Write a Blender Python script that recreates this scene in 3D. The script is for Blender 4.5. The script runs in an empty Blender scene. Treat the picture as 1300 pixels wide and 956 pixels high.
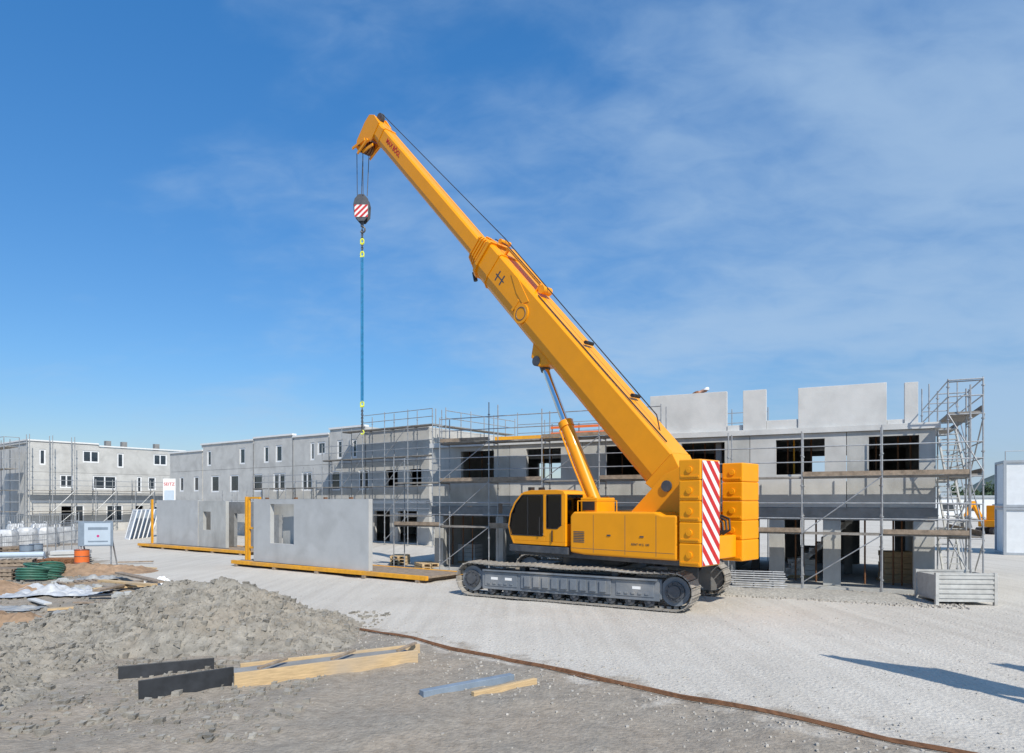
import bpy, bmesh, math, random
from mathutils import Vector, Matrix, noise
random.seed(7)
FP=867.;CX=650.;HY=636.;CH=3.0
def gx(px,Y): return (px-CX)/FP*Y
def gz(py,Y): return CH+(HY-py)/FP*Y
def G(px,py,z=0):
    Y=(CH-z)*FP/(py-HY); return Vector((gx(px,Y),Y,z))
col=bpy.context.scene.collection
R=math.radians
# ---------------------------------------------------------------- materials
def mat(name,c,rough=.6,metal=0.,var=.15,scale=3.,bump=0.,bscale=40.,c2=None,stretch=None,spec=.5,dirt=None,dirtamt=.5,coat=0):
    m=bpy.data.materials.new(name); m.use_nodes=True; nt=m.node_tree; N=nt.nodes; L=nt.links
    b=N['Principled BSDF']; b.inputs['Roughness'].default_value=rough; b.inputs['Metallic'].default_value=metal
    b.inputs['Specular IOR Level'].default_value=spec; b.inputs['Coat Weight'].default_value=coat
    tc=N.new('ShaderNodeTexCoord'); mp=N.new('ShaderNodeMapping'); L.new(tc.outputs['Object'],mp.inputs['Vector'])
    if stretch: mp.inputs['Scale'].default_value=stretch
    n=N.new('ShaderNodeTexNoise'); n.inputs['Scale'].default_value=scale; n.inputs['Detail'].default_value=8; n.inputs['Roughness'].default_value=.65
    L.new(mp.outputs['Vector'],n.inputs['Vector'])
    r=N.new('ShaderNodeValToRGB'); r.color_ramp.elements[0].position=.32; r.color_ramp.elements[1].position=.68
    a=[max(0,x*(1-var)) for x in c]+[1]; d=([x for x in c2]+[1]) if c2 else [min(1,x*(1+var)) for x in c]+[1]
    r.color_ramp.elements[0].color=a; r.color_ramp.elements[1].color=d
    L.new(n.outputs['Fac'],r.inputs['Fac']); out=r.outputs['Color']
    if dirt:
        n3=N.new('ShaderNodeTexNoise'); n3.inputs['Scale'].default_value=.9; n3.inputs['Detail'].default_value=6; n3.inputs['Distortion'].default_value=.6
        L.new(tc.outputs['Object'],n3.inputs['Vector'])
        r3=N.new('ShaderNodeMapRange'); r3.inputs[1].default_value=.48; r3.inputs[2].default_value=.75; r3.inputs[3].default_value=0; r3.inputs[4].default_value=dirtamt
        L.new(n3.outputs['Fac'],r3.inputs[0])
        mx=N.new('ShaderNodeMix'); mx.data_type='RGBA'; L.new(r3.outputs[0],mx.inputs[0]); L.new(out,mx.inputs[6]); mx.inputs[7].default_value=list(dirt)+[1]
        out=mx.outputs[2]
    L.new(out,b.inputs['Base Color'])
    if bump:
        n2=N.new('ShaderNodeTexNoise'); n2.inputs['Scale'].default_value=bscale; n2.inputs['Detail'].default_value=6
        L.new(tc.outputs['Object'],n2.inputs['Vector'])
        bp=N.new('ShaderNodeBump'); bp.inputs['Strength'].default_value=bump; bp.inputs['Distance'].default_value=.02
        L.new(n2.outputs['Fac'],bp.inputs['Height']); L.new(bp.outputs['Normal'],b.inputs['Normal'])
    return m
M={}
M['conc']=mat('concrete_grey',(.43,.43,.41),.85,var=.12,scale=1.6,bump=.25,bscale=25,dirt=(.27,.265,.25),dirtamt=.65,spec=.25,stretch=(1.6,1.6,.5))
M['conc_b']=mat('concrete_pale_facade',(.50,.495,.475),.85,var=.10,scale=1.0,bump=.25,bscale=25,dirt=(.36,.355,.34),dirtamt=.7,spec=.25)
M['conc_l']=mat('concrete_light',(.57,.57,.555),.85,var=.08,scale=1.4,bump=.2,bscale=25,dirt=(.42,.42,.41),dirtamt=.6,spec=.25)
M['conc_p']=mat('concrete_precast_panel',(.46,.465,.46),.8,var=.08,scale=.8,bump=.15,bscale=30,dirt=(.35,.35,.34),dirtamt=.6,spec=.25)
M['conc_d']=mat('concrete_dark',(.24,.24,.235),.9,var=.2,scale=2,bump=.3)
M['coping']=mat('white_coping',(.72,.72,.71),.7,var=.05)
M['yel']=mat('crane_yellow_paint',(.88,.335,.004),.38,var=.03,scale=2,dirt=(.70,.27,.01),dirtamt=.35,coat=.08,spec=.35)
M['yel2']=mat('yellow_rack_paint',(.74,.34,.015),.5,var=.15,scale=6,dirt=(.4,.24,.1),dirtamt=.5)
M['dk']=mat('dark_grey_steel',(.075,.08,.09),.5,metal=.2,var=.25,scale=6,bump=.1,dirt=(.25,.23,.2),dirtamt=.5)
M['tgr']=mat('blue_grey_track_frame_paint',(.155,.175,.20),.5,metal=.05,var=.15,scale=4,bump=.1,dirt=(.36,.34,.31),dirtamt=.7)
M['trk']=mat('dusty_track_steel',(.31,.285,.25),.75,metal=.15,var=.3,scale=9,bump=.4,dirt=(.46,.42,.36),dirtamt=.7)
M['blk']=mat('black_rubber',(.02,.02,.022),.6,var=.2)
M['wglass']=mat('window_glass',(.03,.04,.05),.08,var=.3,spec=.8)
M['chrome']=mat('chromed_rod',(.75,.76,.78),.15,metal=1,var=.03)
M['steel']=mat('galvanised_steel',(.36,.37,.38),.5,metal=.45,var=.25,scale=5)
M['crate']=mat('galvanised_crate_steel',(.50,.50,.48),.6,metal=.25,var=.15,scale=5,dirt=(.34,.31,.28),dirtamt=.5)
M['steel_d']=mat('weathered_scaffold_deck',(.25,.23,.205),.75,metal=.2,var=.35,scale=6,dirt=(.4,.37,.33),dirtamt=.6)
M['rust']=mat('rusty_steel',(.20,.095,.045),.8,metal=.2,var=.4,scale=12)
M['wood']=mat('formwork_timber',(.52,.37,.20),.75,var=.25,scale=3,stretch=(1,12,12),bump=.2,bscale=20,dirt=(.38,.32,.25),dirtamt=.7)
M['woodg']=mat('weathered_plank',(.27,.21,.155),.85,var=.35,scale=5,bump=.3)
M['film']=mat('black_film_board',(.022,.024,.028),.5,var=.4,scale=4)
M['white']=mat('white_plastic',(.76,.77,.78),.5,var=.06)
M['cabin']=mat('cabin_panel_white',(.70,.72,.73),.55,var=.05,dirt=(.5,.5,.48),dirtamt=.3)
M['cabing']=mat('cabin_frame_grey',(.34,.37,.40),.5,var=.1)
M['red']=mat('signal_red',(.55,.02,.02),.45,var=.06)
M['wht']=mat('signal_white',(.78,.77,.75),.45,var=.05)
M['blue']=mat('blue_sling_fabric',(.02,.20,.40),.7,metal=0,var=.2,scale=8)
M['hi']=mat('hi_vis_yellow',(.72,.76,.05),.5,var=.08)
M['green']=mat('green_pipe_plastic',(.04,.13,.09),.5,var=.3)
M['bluep']=mat('grey_blue_board',(.20,.25,.31),.6,var=.15)
M['pale']=mat('pale_blue_sheet',(.46,.54,.62),.5,var=.06)
M['magenta']=mat('magenta_print',(.55,.04,.20),.5)
M['tarp']=mat('grey_plastic_sheet',(.46,.47,.48),.4,var=.3,scale=3,bump=.5,bscale=5)
M['tarpd']=mat('dusty_plastic_sheet',(.31,.31,.30),.45,var=.35,scale=3,bump=.5,bscale=5,dirt=(.3,.25,.2),dirtamt=.7)
M['orange']=mat('orange_net',(.75,.16,.03),.6,var=.1)
M['hill']=mat('wooded_hill',(.07,.10,.10),.95,var=.3,scale=.05)
M['clod']=mat('soil_clods',(.27,.25,.215),.95,var=.35,scale=2,bump=.5)
M['gravel']=mat('crushed_stone',(.42,.39,.345),.95,var=.35,scale=5)
M['leaf']=mat('far_foliage',(.05,.085,.04),.9,var=.4,scale=2)
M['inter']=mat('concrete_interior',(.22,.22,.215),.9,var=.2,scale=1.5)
M['skin']=mat('skin',(.45,.25,.17),.55,var=.08)
M['jacket']=mat('brown_work_jacket',(.22,.10,.05),.85,var=.2,bump=.3,bscale=20)
M['trouser']=mat('dark_work_trousers',(.05,.06,.09),.85,var=.2)
g_=bpy.data.materials.new('cab_glass'); g_.use_nodes=True; nt=g_.node_tree; N=nt.nodes; L=nt.links; N.remove(N['Principled BSDF'])
tr_=N.new('ShaderNodeBsdfTransparent'); tr_.inputs[0].default_value=(.80,.86,.85,1); gl_=N.new('ShaderNodeBsdfGlossy'); gl_.inputs['Roughness'].default_value=.03; fr_=N.new('ShaderNodeFresnel'); fr_.inputs[0].default_value=1.6
mx_=N.new('ShaderNodeMixShader'); L.new(fr_.outputs[0],mx_.inputs[0]); L.new(tr_.outputs[0],mx_.inputs[1]); L.new(gl_.outputs[0],mx_.inputs[2]); L.new(mx_.outputs[0],N['Material Output'].inputs[0]); M['glass']=g_
# ---------------------------------------------------------------- mesh builder
class MB:
    def __init__(s,Mx=None): s.v=[];s.f=[];s.m=[];s.M=Mx or Matrix();s.mi=0
    def add(s,vs,fs):
        n=len(s.v); s.v+=[s.M@Vector(v) for v in vs]; s.f+=[[n+i for i in f] for f in fs]; s.m+=[s.mi]*len(fs); return s
    def box(s,x0,x1,y0,y1,z0,z1):
        return s.add([(x0,y0,z0),(x1,y0,z0),(x1,y1,z0),(x0,y1,z0),(x0,y0,z1),(x1,y0,z1),(x1,y1,z1),(x0,y1,z1)],
          [(0,3,2,1),(4,5,6,7),(0,1,5,4),(1,2,6,5),(2,3,7,6),(3,0,4,7)])
    def bar(s,p,q,w,h,up=(0,0,1)):
        p=Vector(p);q=Vector(q);d=(q-p).normalized();u=Vector(up)
        a=d.cross(u)
        if a.length<1e-4: a=d.cross(Vector((1,0,0)))
        a.normalize(); b=a.cross(d); vs=[]
        for o in (p,q):
            for i,j in ((-1,-1),(1,-1),(1,1),(-1,1)): vs.append(o+a*i*w/2+b*j*h/2)
        return s.add(vs,[(0,3,2,1),(4,5,6,7),(0,1,5,4),(1,2,6,5),(2,3,7,6),(3,0,4,7)])
    def tube(s,p,q,r,n=8,r2=None):
        p=Vector(p);q=Vector(q);d=(q-p).normalized();a=d.cross(Vector((0,0,1)))
        if a.length<1e-3: a=Vector((1,0,0))
        a.normalize();b=a.cross(d);r2=r if r2 is None else r2;vs=[]
        for o,rr in ((p,r),(q,r2)):
            for i in range(n):
                t=2*math.pi*i/n; vs.append(o+a*math.cos(t)*rr+b*math.sin(t)*rr)
        fs=[(i,(i+1)%n,n+(i+1)%n,n+i) for i in range(n)]+[tuple(range(n))[::-1],tuple(range(n,2*n))]
        return s.add(vs,fs)
    def path(s,pts,r,n=6):
        for a,b in zip(pts[:-1],pts[1:]): s.tube(a,b,r,n)
        return s
    def prism(s,poly,a0,a1,ax='y'):
        n=len(poly)
        def P(u,v,a): return (u,a,v) if ax=='y' else ((a,u,v) if ax=='x' else (u,v,a))
        vs=[P(u,v,a0) for u,v in poly]+[P(u,v,a1) for u,v in poly]
        return s.add(vs,[(i,(i+1)%n,n+(i+1)%n,n+i) for i in range(n)]+[tuple(range(n))[::-1],tuple(range(n,2*n))])
    def ring(s,c,r,tr,n=24,k=6,ax='z',sq=1.):
        vs=[];c=Vector(c)
        for i in range(n):
            t=2*math.pi*i/n
            for j in range(k):
                p=2*math.pi*j/k; rr=r+tr*math.cos(p); h=tr*math.sin(p)
                a,b=rr*math.cos(t),rr*math.sin(t)*sq
                vs.append(c+Vector((a,b,h) if ax=='z' else ((a,h,b) if ax=='y' else (h,a,b))))
        fs=[(i*k+j,((i+1)%n)*k+j,((i+1)%n)*k+(j+1)%k,i*k+(j+1)%k) for i in range(n) for j in range(k)]
        return s.add(vs,fs)
    def rock(s,c,r,fl=.8):
        vs=[]
        for x in (-1,1):
            for y in (-1,1):
                for z in (-1,1):
                    q=random.uniform(.35,.85)*r; vs.append((c[0]+x*q,c[1]+y*q,c[2]+z*q*fl))
        return s.add(vs,[(0,1,3,2),(4,6,7,5),(0,4,5,1),(2,3,7,6),(0,2,6,4),(1,5,7,3)])
    def build(s,name,ms,parent=None,bevel=0,smooth=False,loc=None,rz=0,recalc=True,seg=2):
        me=bpy.data.meshes.new(name); me.from_pydata([tuple(v) for v in s.v],[],s.f)
        if not isinstance(ms,(list,tuple)): ms=[ms]
        for m in ms: me.materials.append(M[m] if isinstance(m,str) else m)
        for p,i in zip(me.polygons,s.m): p.material_index=i
        if recalc:
            bm=bmesh.new();bm.from_mesh(me);bmesh.ops.recalc_face_normals(bm,faces=bm.faces);bm.to_mesh(me);bm.free()
        if smooth:
            for p in me.polygons: p.use_smooth=True
            try: me.set_sharp_from_angle(angle=R(38))
            except Exception: pass
        o=bpy.data.objects.new(name,me); col.objects.link(o)
        if parent: o.parent=parent
        if loc is not None: o.location=loc
        if rz: o.rotation_euler.z=rz
        if bevel:
            b=o.modifiers.new('bevel','BEVEL'); b.width=bevel; b.segments=seg; b.limit_method='ANGLE'; b.angle_limit=R(35)
        return o
def tag(o,label,cat,group=None,kind=None):
    if label: o['label']=label
    if cat: o['category']=cat
    if group: o['group']=group
    if kind: o['kind']=kind
    return o
def thing(name,label,cat,loc=(0,0,0),rz=0,group=None):
    o=bpy.data.objects.new(name,None); col.objects.link(o); o.location=loc; o.rotation_euler=(0,0,rz); o.empty_display_size=.3
    return tag(o,label,cat,group)
def text(name,body,size,m,Mx,parent,ext=.002,off=.012):
    c=bpy.data.curves.new(name,'FONT'); c.body=body; c.size=size; c.extrude=ext; c.align_x='CENTER'; c.align_y='CENTER'; c.offset=size*off
    t=bpy.data.objects.new('tmp',c); col.objects.link(t); bpy.context.view_layer.update()
    me=bpy.data.meshes.new_from_object(t.evaluated_get(bpy.context.evaluated_depsgraph_get()))
    bpy.data.objects.remove(t); me.transform(Mx); me.materials.clear(); me.materials.append(M[m]); me.name=name
    o=bpy.data.objects.new(name,me); col.objects.link(o); o.parent=parent; return o
def clip(poly,w,h):
    for ax,lim,sg in ((0,0,1),(0,w,-1),(1,0,1),(1,h,-1)):
        out=[]
        for i in range(len(poly)):
            a=poly[i];b=poly[(i+1)%len(poly)];da=(a[ax]-lim)*sg;db=(b[ax]-lim)*sg
            if da>=0: out.append(a)
            if (da>=0)!=(db>=0):
                t=da/(da-db); out.append((a[0]+(b[0]-a[0])*t,a[1]+(b[1]-a[1])*t))
        poly=out
        if len(poly)<3: return []
    return poly
def stripes(mb,w,h,p,sgn=1):
    mb.mi=0; mb.box(0,w,-.012,0,0,h); mb.mi=1; b=-w-p
    while b<h+w+p:
        q=clip([(0,b),(w,b+sgn*w),(w,b+sgn*w+p/2),(0,b+p/2)],w,h)
        if len(q)>=3: mb.prism(q,-.016,-.0125,'y')
        b+=p
class Frame:
    def __init__(s,Lp,Rp):
        s.L=Vector(Lp);s.R=Vector(Rp);d=s.R-s.L;s.len=d.length;s.c=d.x/s.len;s.s=d.y/s.len;s.rz=math.atan2(d.y,d.x)
    def base(s,v): return s.L.x-s.s*v, s.L.y+s.c*v
    def u(s,px,v=0):
        k=(px-CX)/FP;bx,by=s.base(v); return (k*by-bx)/(s.c-k*s.s)
    def Y(s,px,v=0): return s.base(v)[1]+s.u(px,v)*s.s
    def z(s,px,py,v=0): return gz(py,s.Y(px,v))
def wall(mb,x0,x1,z0,z1,t,ops,v0=0.):
    us=sorted(set([x0,x1]+[min(max(o[i],x0),x1) for o in ops for i in (0,1)])); zs=sorted(set([z0,z1]+[min(max(o[i],z0),z1) for o in ops for i in (2,3)]))
    def solid(i,j):
        if i<0 or j<0 or i>=len(us)-1 or j>=len(zs)-1: return False
        a=(us[i]+us[i+1])/2;b=(zs[j]+zs[j+1])/2
        return not any(o[0]<a<o[1] and o[2]<b<o[3] for o in ops)
    for i in range(len(us)-1):
        for j in range(len(zs)-1):
            if not solid(i,j): continue
            a,b,c,d=us[i],us[i+1],zs[j],zs[j+1]; f,k=v0,v0+t
            mb.add([(a,f,c),(b,f,c),(b,f,d),(a,f,d)],[(0,1,2,3)]); mb.add([(a,k,c),(b,k,c),(b,k,d),(a,k,d)],[(3,2,1,0)])
            if not solid(i-1,j): mb.add([(a,f,c),(a,f,d),(a,k,d),(a,k,c)],[(0,1,2,3)])
            if not solid(i+1,j): mb.add([(b,f,c),(b,k,c),(b,k,d),(b,f,d)],[(0,1,2,3)])
            if not solid(i,j-1): mb.add([(a,f,c),(a,k,c),(b,k,c),(b,f,c)],[(0,1,2,3)])
            if not solid(i,j+1): mb.add([(a,f,d),(b,f,d),(b,k,d),(a,k,d)],[(0,1,2,3)])
    return mb
# ---------------------------------------------------------------- camera, light, sky
cam=bpy.data.objects.new('camera',bpy.data.cameras.new('camera')); col.objects.link(cam)
cam.location=(0,0,CH); cam.rotation_euler=(R(90),0,0); cam.data.lens=24.01; cam.data.sensor_width=36; cam.data.shift_y=158/1300; cam.data.clip_end=6000; cam.data.clip_start=.1
bpy.context.scene.camera=cam
EL=R(44); sh=Vector((.42,-.907,0)).normalized(); S=Vector((sh.x*math.cos(EL),sh.y*math.cos(EL),math.sin(EL)))
sl=bpy.data.lights.new('sun','SUN'); sl.energy=4.7; sl.angle=R(.5); sl.color=(1,.94,.84)
so=bpy.data.objects.new('sun',sl); col.objects.link(so); so.rotation_euler=S.to_track_quat('Z','Y').to_euler(); so.location=(20,-20,40)
w=bpy.data.worlds.new('World'); bpy.context.scene.world=w; w.use_nodes=True; nt=w.node_tree; N=nt.nodes; Lk=nt.links
bg=N['Background']; bg.inputs['Strength'].default_value=.11
sky=N.new('ShaderNodeTexSky'); sky.sky_type='NISHITA'; sky.sun_disc=False; sky.sun_elevation=EL; sky.sun_rotation=math.atan2(S.x,S.y); sky.altitude=300; sky.air_density=1.0; sky.dust_density=.5; sky.ozone_density=2.0
tc=N.new('ShaderNodeTexCoord'); sp=N.new('ShaderNodeSeparateXYZ'); Lk.new(tc.outputs['Generated'],sp.inputs[0])
def mth(op,a,b=None,c=None):
    n=N.new('ShaderNodeMath'); n.operation=op
    for i,x in enumerate((a,b,c)):
        if x is None: continue
        if isinstance(x,(int,float)): n.inputs[i].default_value=x
        else: Lk.new(x,n.inputs[i])
    return n.outputs[0]
tint=N.new('ShaderNodeValToRGB'); Lk.new(sp.outputs[2],tint.inputs[0]); e=tint.color_ramp.elements
e[0].position=0; e[0].color=(.37,.36,.385,1); e[1].position=.55; e[1].color=(.24,.60,.85,1)
x_=e.new(.18); x_.color=(.30,.465,.585,1)
t2=N.new('ShaderNodeMix'); t2.data_type='RGBA'; t2.blend_type='MULTIPLY'; t2.inputs[0].default_value=1; Lk.new(sky.outputs[0],t2.inputs[6]); Lk.new(tint.outputs[0],t2.inputs[7])
t3=N.new('ShaderNodeMix'); t3.data_type='RGBA'; t3.blend_type='MULTIPLY'; t3.inputs[0].default_value=1; Lk.new(t2.outputs[2],t3.inputs[6]); t3.inputs[7].default_value=(2,2,2,1); t3.clamp_result=False
dz=mth('ADD',mth('MAXIMUM',sp.outputs[2],0.0),.28)
cb=N.new('ShaderNodeCombineXYZ'); Lk.new(mth('DIVIDE',sp.outputs[0],dz),cb.inputs[0]); Lk.new(mth('DIVIDE',sp.outputs[1],dz),cb.inputs[1]); cb.inputs[2].default_value=1.7
mp=N.new('ShaderNodeMapping'); mp.inputs['Rotation'].default_value=(0,0,R(25)); mp.inputs['Scale'].default_value=(1.0,1.5,1); Lk.new(cb.outputs[0],mp.inputs[0])
n1=N.new('ShaderNodeTexNoise'); n1.inputs['Scale'].default_value=1.25; n1.inputs['Detail'].default_value=8; n1.inputs['Roughness'].default_value=.52; n1.inputs['Distortion'].default_value=.35; Lk.new(mp.outputs[0],n1.inputs['Vector'])
n2=N.new('ShaderNodeTexNoise'); n2.inputs['Scale'].default_value=8; n2.inputs['Detail'].default_value=7; n2.inputs['Roughness'].default_value=.55; n2.inputs['Distortion'].default_value=.4; Lk.new(mp.outputs[0],n2.inputs['Vector'])
bias=mth('MULTIPLY_ADD',sp.outputs[0],.38,0.02)
v=mth('ADD',mth('MULTIPLY_ADD',n2.outputs['Fac'],.30,n1.outputs['Fac']),bias)
mr=N.new('ShaderNodeMapRange'); mr.interpolation_type='SMOOTHSTEP'; mr.inputs[1].default_value=.50; mr.inputs[2].default_value=1.0; mr.inputs[3].default_value=0; mr.inputs[4].default_value=.70; Lk.new(v,mr.inputs[0])
mx=N.new('ShaderNodeMix'); mx.data_type='RGBA'; Lk.new(mr.outputs[0],mx.inputs[0]); Lk.new(t3.outputs[2],mx.inputs[6]); mx.inputs[7].default_value=(3.8,5.3,7.2,1)
Lk.new(mx.outputs[2],bg.inputs['Color'])
sc=bpy.context.scene; sc.view_settings.view_transform='Standard'; sc.view_settings.look='None'; sc.view_settings.exposure=0
# ---------------------------------------------------------------- ground
edge=[(-60,60),(-22,36),(-10.2,21),(-4.6,16.9),(1.8,11.3),(5.5,8),(9,5)]
def soil_amt(x,y):
    best=1e9;sg=1
    for (a,b),(c,d) in zip(edge[:-1],edge[1:]):
        dx,dy=c-a,d-b;t=max(0,min(1,((x-a)*dx+(y-b)*dy)/(dx*dx+dy*dy)));qx,qy=a+dx*t-x,b+dy*t-y;D=math.hypot(qx,qy)
        if D<best: best=D;sg=1 if (dx*(y-b)-dy*(x-a))<0 else -1
    return sg*best
def axis(a,b,st,far):
    xs=[];x=a
    while x<=b+1e-6: xs.append(x);x+=st
    g=st;x=a
    lo=[]
    while x>-far: g*=1.35;x-=g;lo.append(x)
    g=st;x=b;hi=[]
    while x<far: g*=1.35;x+=g;hi.append(x)
    return lo[::-1]+xs+hi
XS=axis(-24,24,.16,3500);YS=axis(4,34,.16,3500)
def gh(x,y):
    f=max(0,min(1,(40-abs(x))/14))*max(0,min(1,(46-y)/10))*max(0,min(1,(y+4)/6))
    if f<=0: return 0.
    s=max(0,min(1,.5+soil_amt(x,y)/.8))
    h=.018*noise.noise(Vector((x*.5,y*.5,0)))+.010*noise.noise(Vector((x*2.2,y*2.2,5)))
    q=(x*.82+y*.57)+.5*noise.noise(Vector((x*.12,y*.12,8)))
    for qc,am in ((14.5,.035),(16.3,.035),(11.8,.028),(10.1,.028),(18.2,.02)): h-=am*math.exp(-((q-qc)/.2)**2)-am*.5*math.exp(-((q-qc-.38)/.16)**2)
    hs_=.09*noise.noise(Vector((x*.7,y*.7,9)))+.05*noise.noise(Vector((x*2.5,y*2.5,3)))
    return f*((1-s)*h+s*hs_*1.0)-.004
vs=[(x,y,gh(x,y)) for y in YS for x in XS]; nx=len(XS)
fs=[(j*nx+i,j*nx+i+1,(j+1)*nx+i+1,(j+1)*nx+i) for j in range(len(YS)-1) for i in range(nx-1)]
me=bpy.data.meshes.new('ground'); me.from_pydata(vs,[],fs); at=me.attributes.new('soil','FLOAT','POINT')
at.data.foreach_set('value',[max(-1,min(1,soil_amt(v[0],v[1])/3)) for v in vs])
for p in me.polygons: p.use_smooth=True
go=bpy.data.objects.new('ground',me); col.objects.link(go); tag(go,'pale compacted gravel site ground with brown soil in the near left','ground',kind='structure')
gm=bpy.data.materials.new('site_ground'); gm.use_nodes=True; nt=gm.node_tree; N=nt.nodes; Lk=nt.links; b=N['Principled BSDF']; b.inputs['Roughness'].default_value=.95; b.inputs['Specular IOR Level'].default_value=.12
tc=N.new('ShaderNodeTexCoord')
def nz(sc_,det=8,rough=.6,dist=0,st=None):
    n=N.new('ShaderNodeTexNoise'); n.inputs['Scale'].default_value=sc_; n.inputs['Detail'].default_value=det; n.inputs['Roughness'].default_value=rough; n.inputs['Distortion'].default_value=dist
    if st:
        m_=N.new('ShaderNodeMapping'); m_.inputs['Scale'].default_value=st; m_.inputs['Rotation'].default_value=(0,0,R(55)); Lk.new(tc.outputs['Object'],m_.inputs[0]); Lk.new(m_.outputs[0],n.inputs['Vector'])
    else: Lk.new(tc.outputs['Object'],n.inputs['Vector'])
    return n.outputs['Fac']
def ramp(f,a,b_,p0=.3,p1=.7):
    r=N.new('ShaderNodeValToRGB'); r.color_ramp.elements[0].position=p0; r.color_ramp.elements[1].position=p1; r.color_ramp.elements[0].color=list(a)+[1]; r.color_ramp.elements[1].color=list(b_)+[1]; Lk.new(f,r.inputs[0]); return r.outputs[0]
def mixc(f,a,b_):
    m_=N.new('ShaderNodeMix'); m_.data_type='RGBA'; 
    if isinstance(f,float): m_.inputs[0].default_value=f
    else: Lk.new(f,m_.inputs[0])
    Lk.new(a,m_.inputs[6]); Lk.new(b_,m_.inputs[7]); return m_.outputs[2]
g1=ramp(nz(.9,7,.6,.3,(2.6,.16,1)),(.43,.395,.345),(.61,.575,.515),.36,.62)
g0=ramp(nz(.22,8,.6,.5),(.47,.435,.38),(.62,.585,.52),.36,.64)
g2=ramp(nz(14,6,.75),(.33,.30,.265),(.69,.65,.585),.35,.65)
gr=mixc(.30,mixc(.5,g1,g0),g2)
vr=N.new('ShaderNodeTexVoronoi'); vr.inputs['Scale'].default_value=16; Lk.new(tc.outputs['Object'],vr.inputs['Vector'])
s1=ramp(nz(.5,8,.6,.5),(.27,.24,.20),(.36,.285,.21),.35,.65)
s2=ramp(nz(6,8,.7),(.16,.145,.125),(.50,.455,.39),.3,.75)
so_=mixc(.5,s1,s2)
at_=N.new('ShaderNodeAttribute'); at_.attribute_name='soil'
a1=mth('ADD',at_.outputs['Fac'],mth('MULTIPLY_ADD',nz(1.3,8,.65),1.4,-.7)); 
mr=N.new('ShaderNodeMapRange'); mr.inputs[1].default_value=-.12; mr.inputs[2].default_value=.14; Lk.new(a1,mr.inputs[0])
Lk.new(mixc(mr.outputs[0],gr,so_),b.inputs['Base Color'])
bp=N.new('ShaderNodeBump'); bp.inputs['Strength'].default_value=.75; bp.inputs['Distance'].default_value=.035
Lk.new(mth('ADD',nz(18,8,.7),mth('MULTIPLY',vr.outputs['Distance'],.5)),bp.inputs['Height']); Lk.new(bp.outputs[0],b.inputs['Normal'])
me.materials.append(gm)
def hill(cx,cy,wx,wy,h,seed):
    n=40;vs=[];fs=[]
    for j in range(n+1):
        for i in range(n+1):
            x=(i/n*2-1);y=(j/n*2-1);r=math.hypot(x,y);f=max(0,math.cos(min(1,r)*math.pi/2))
            vs.append((cx+x*wx,cy+y*wy,h*f*(1+.35*noise.noise(Vector((x*3+seed,y*3,0))))+ (2.5*f*noise.noise(Vector((i*.9,j*.9,seed))))-1))
    for j in range(n):
        for i in range(n): fs.append((j*(n+1)+i,j*(n+1)+i+1,(j+1)*(n+1)+i+1,(j+1)*(n+1)+i))
    return vs,fs
mb=MB()
for a in ((560,640,150,120,52,1),(330,1500,700,200,22,2),(-900,1500,700,250,38,5)): v_,f_=hill(*a); mb.add(v_,f_)
tag(mb.build('hills','hill',smooth=True,recalc=False),'low dark wooded hills on the horizon','hills',kind='structure')
# ---------------------------------------------------------------- scaffold
def scaffold(fr,us,vi,vo,levels,top,label,group=None,topmap=None,name='scaffold',diag=2,rails=True,r=.024,loc=None,rz=None,toe=True):
    t=thing(name,label,'scaffold',(fr.L.x,fr.L.y,0) if loc is None else loc,fr.rz if rz is None else rz,group)
    def tp(i): return topmap(i) if topmap else top
    for i,u in enumerate(us):
        for v in (vi,vo):
            m=MB(); m.tube((u,v,.03),(u,v,tp(i)),r,8); m.box(u-.08,u+.08,v-.08,v+.08,0,.03); m.tube((u,v,.03),(u,v,.3),r*.7,6)
            z=.5
            while z<tp(i)-.2: m.tube((u,v,z-.02),(u,v,z+.02),r*2.1,8); z+=1.0
            m.build('standard','steel',t,smooth=True)
        for z in levels:
            if z<tp(i): m=MB(); m.tube((u,vi,z-.05),(u,vo,z-.05),r*.9,6); m.build('transom','steel',t)
    for k,z in enumerate(levels):
        for i in range(len(us)-1):
            a,c=us[i],us[i+1]
            if z>min(tp(i),tp(i+1)): continue
            m=MB(); n=3; ww=(vi-vo-.06)/n
            for q in range(n): m.box(a+.02,c-.02,vo+.03+q*ww+.004,vo+.03+(q+1)*ww-.004,z-.03+.004*(q%2),z+.03)
            m.build('deck','steel_d',t)
            if rails and z+.5<min(tp(i),tp(i+1)):
                for dz_ in (.5,1.):
                    if z+dz_<=min(tp(i),tp(i+1)): m=MB(); m.tube((a,vo,z+dz_),(c,vo,z+dz_),r*.85,6); m.build('guardrail','steel',t)
                if toe and (i+k)%3!=1:
                    m=MB(); m.box(a+.03,c-.03,vo-.035,vo-.008,z+.034,z+.18); m.build('toe_board','woodg',t)
            if i%diag==1:
                z0=levels[k-1] if k else .3
                m=MB(); m.tube((a,vo-.03,z0),(c,vo-.03,z),r*.8,6); m.build('brace','steel',t)
    return t
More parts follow.
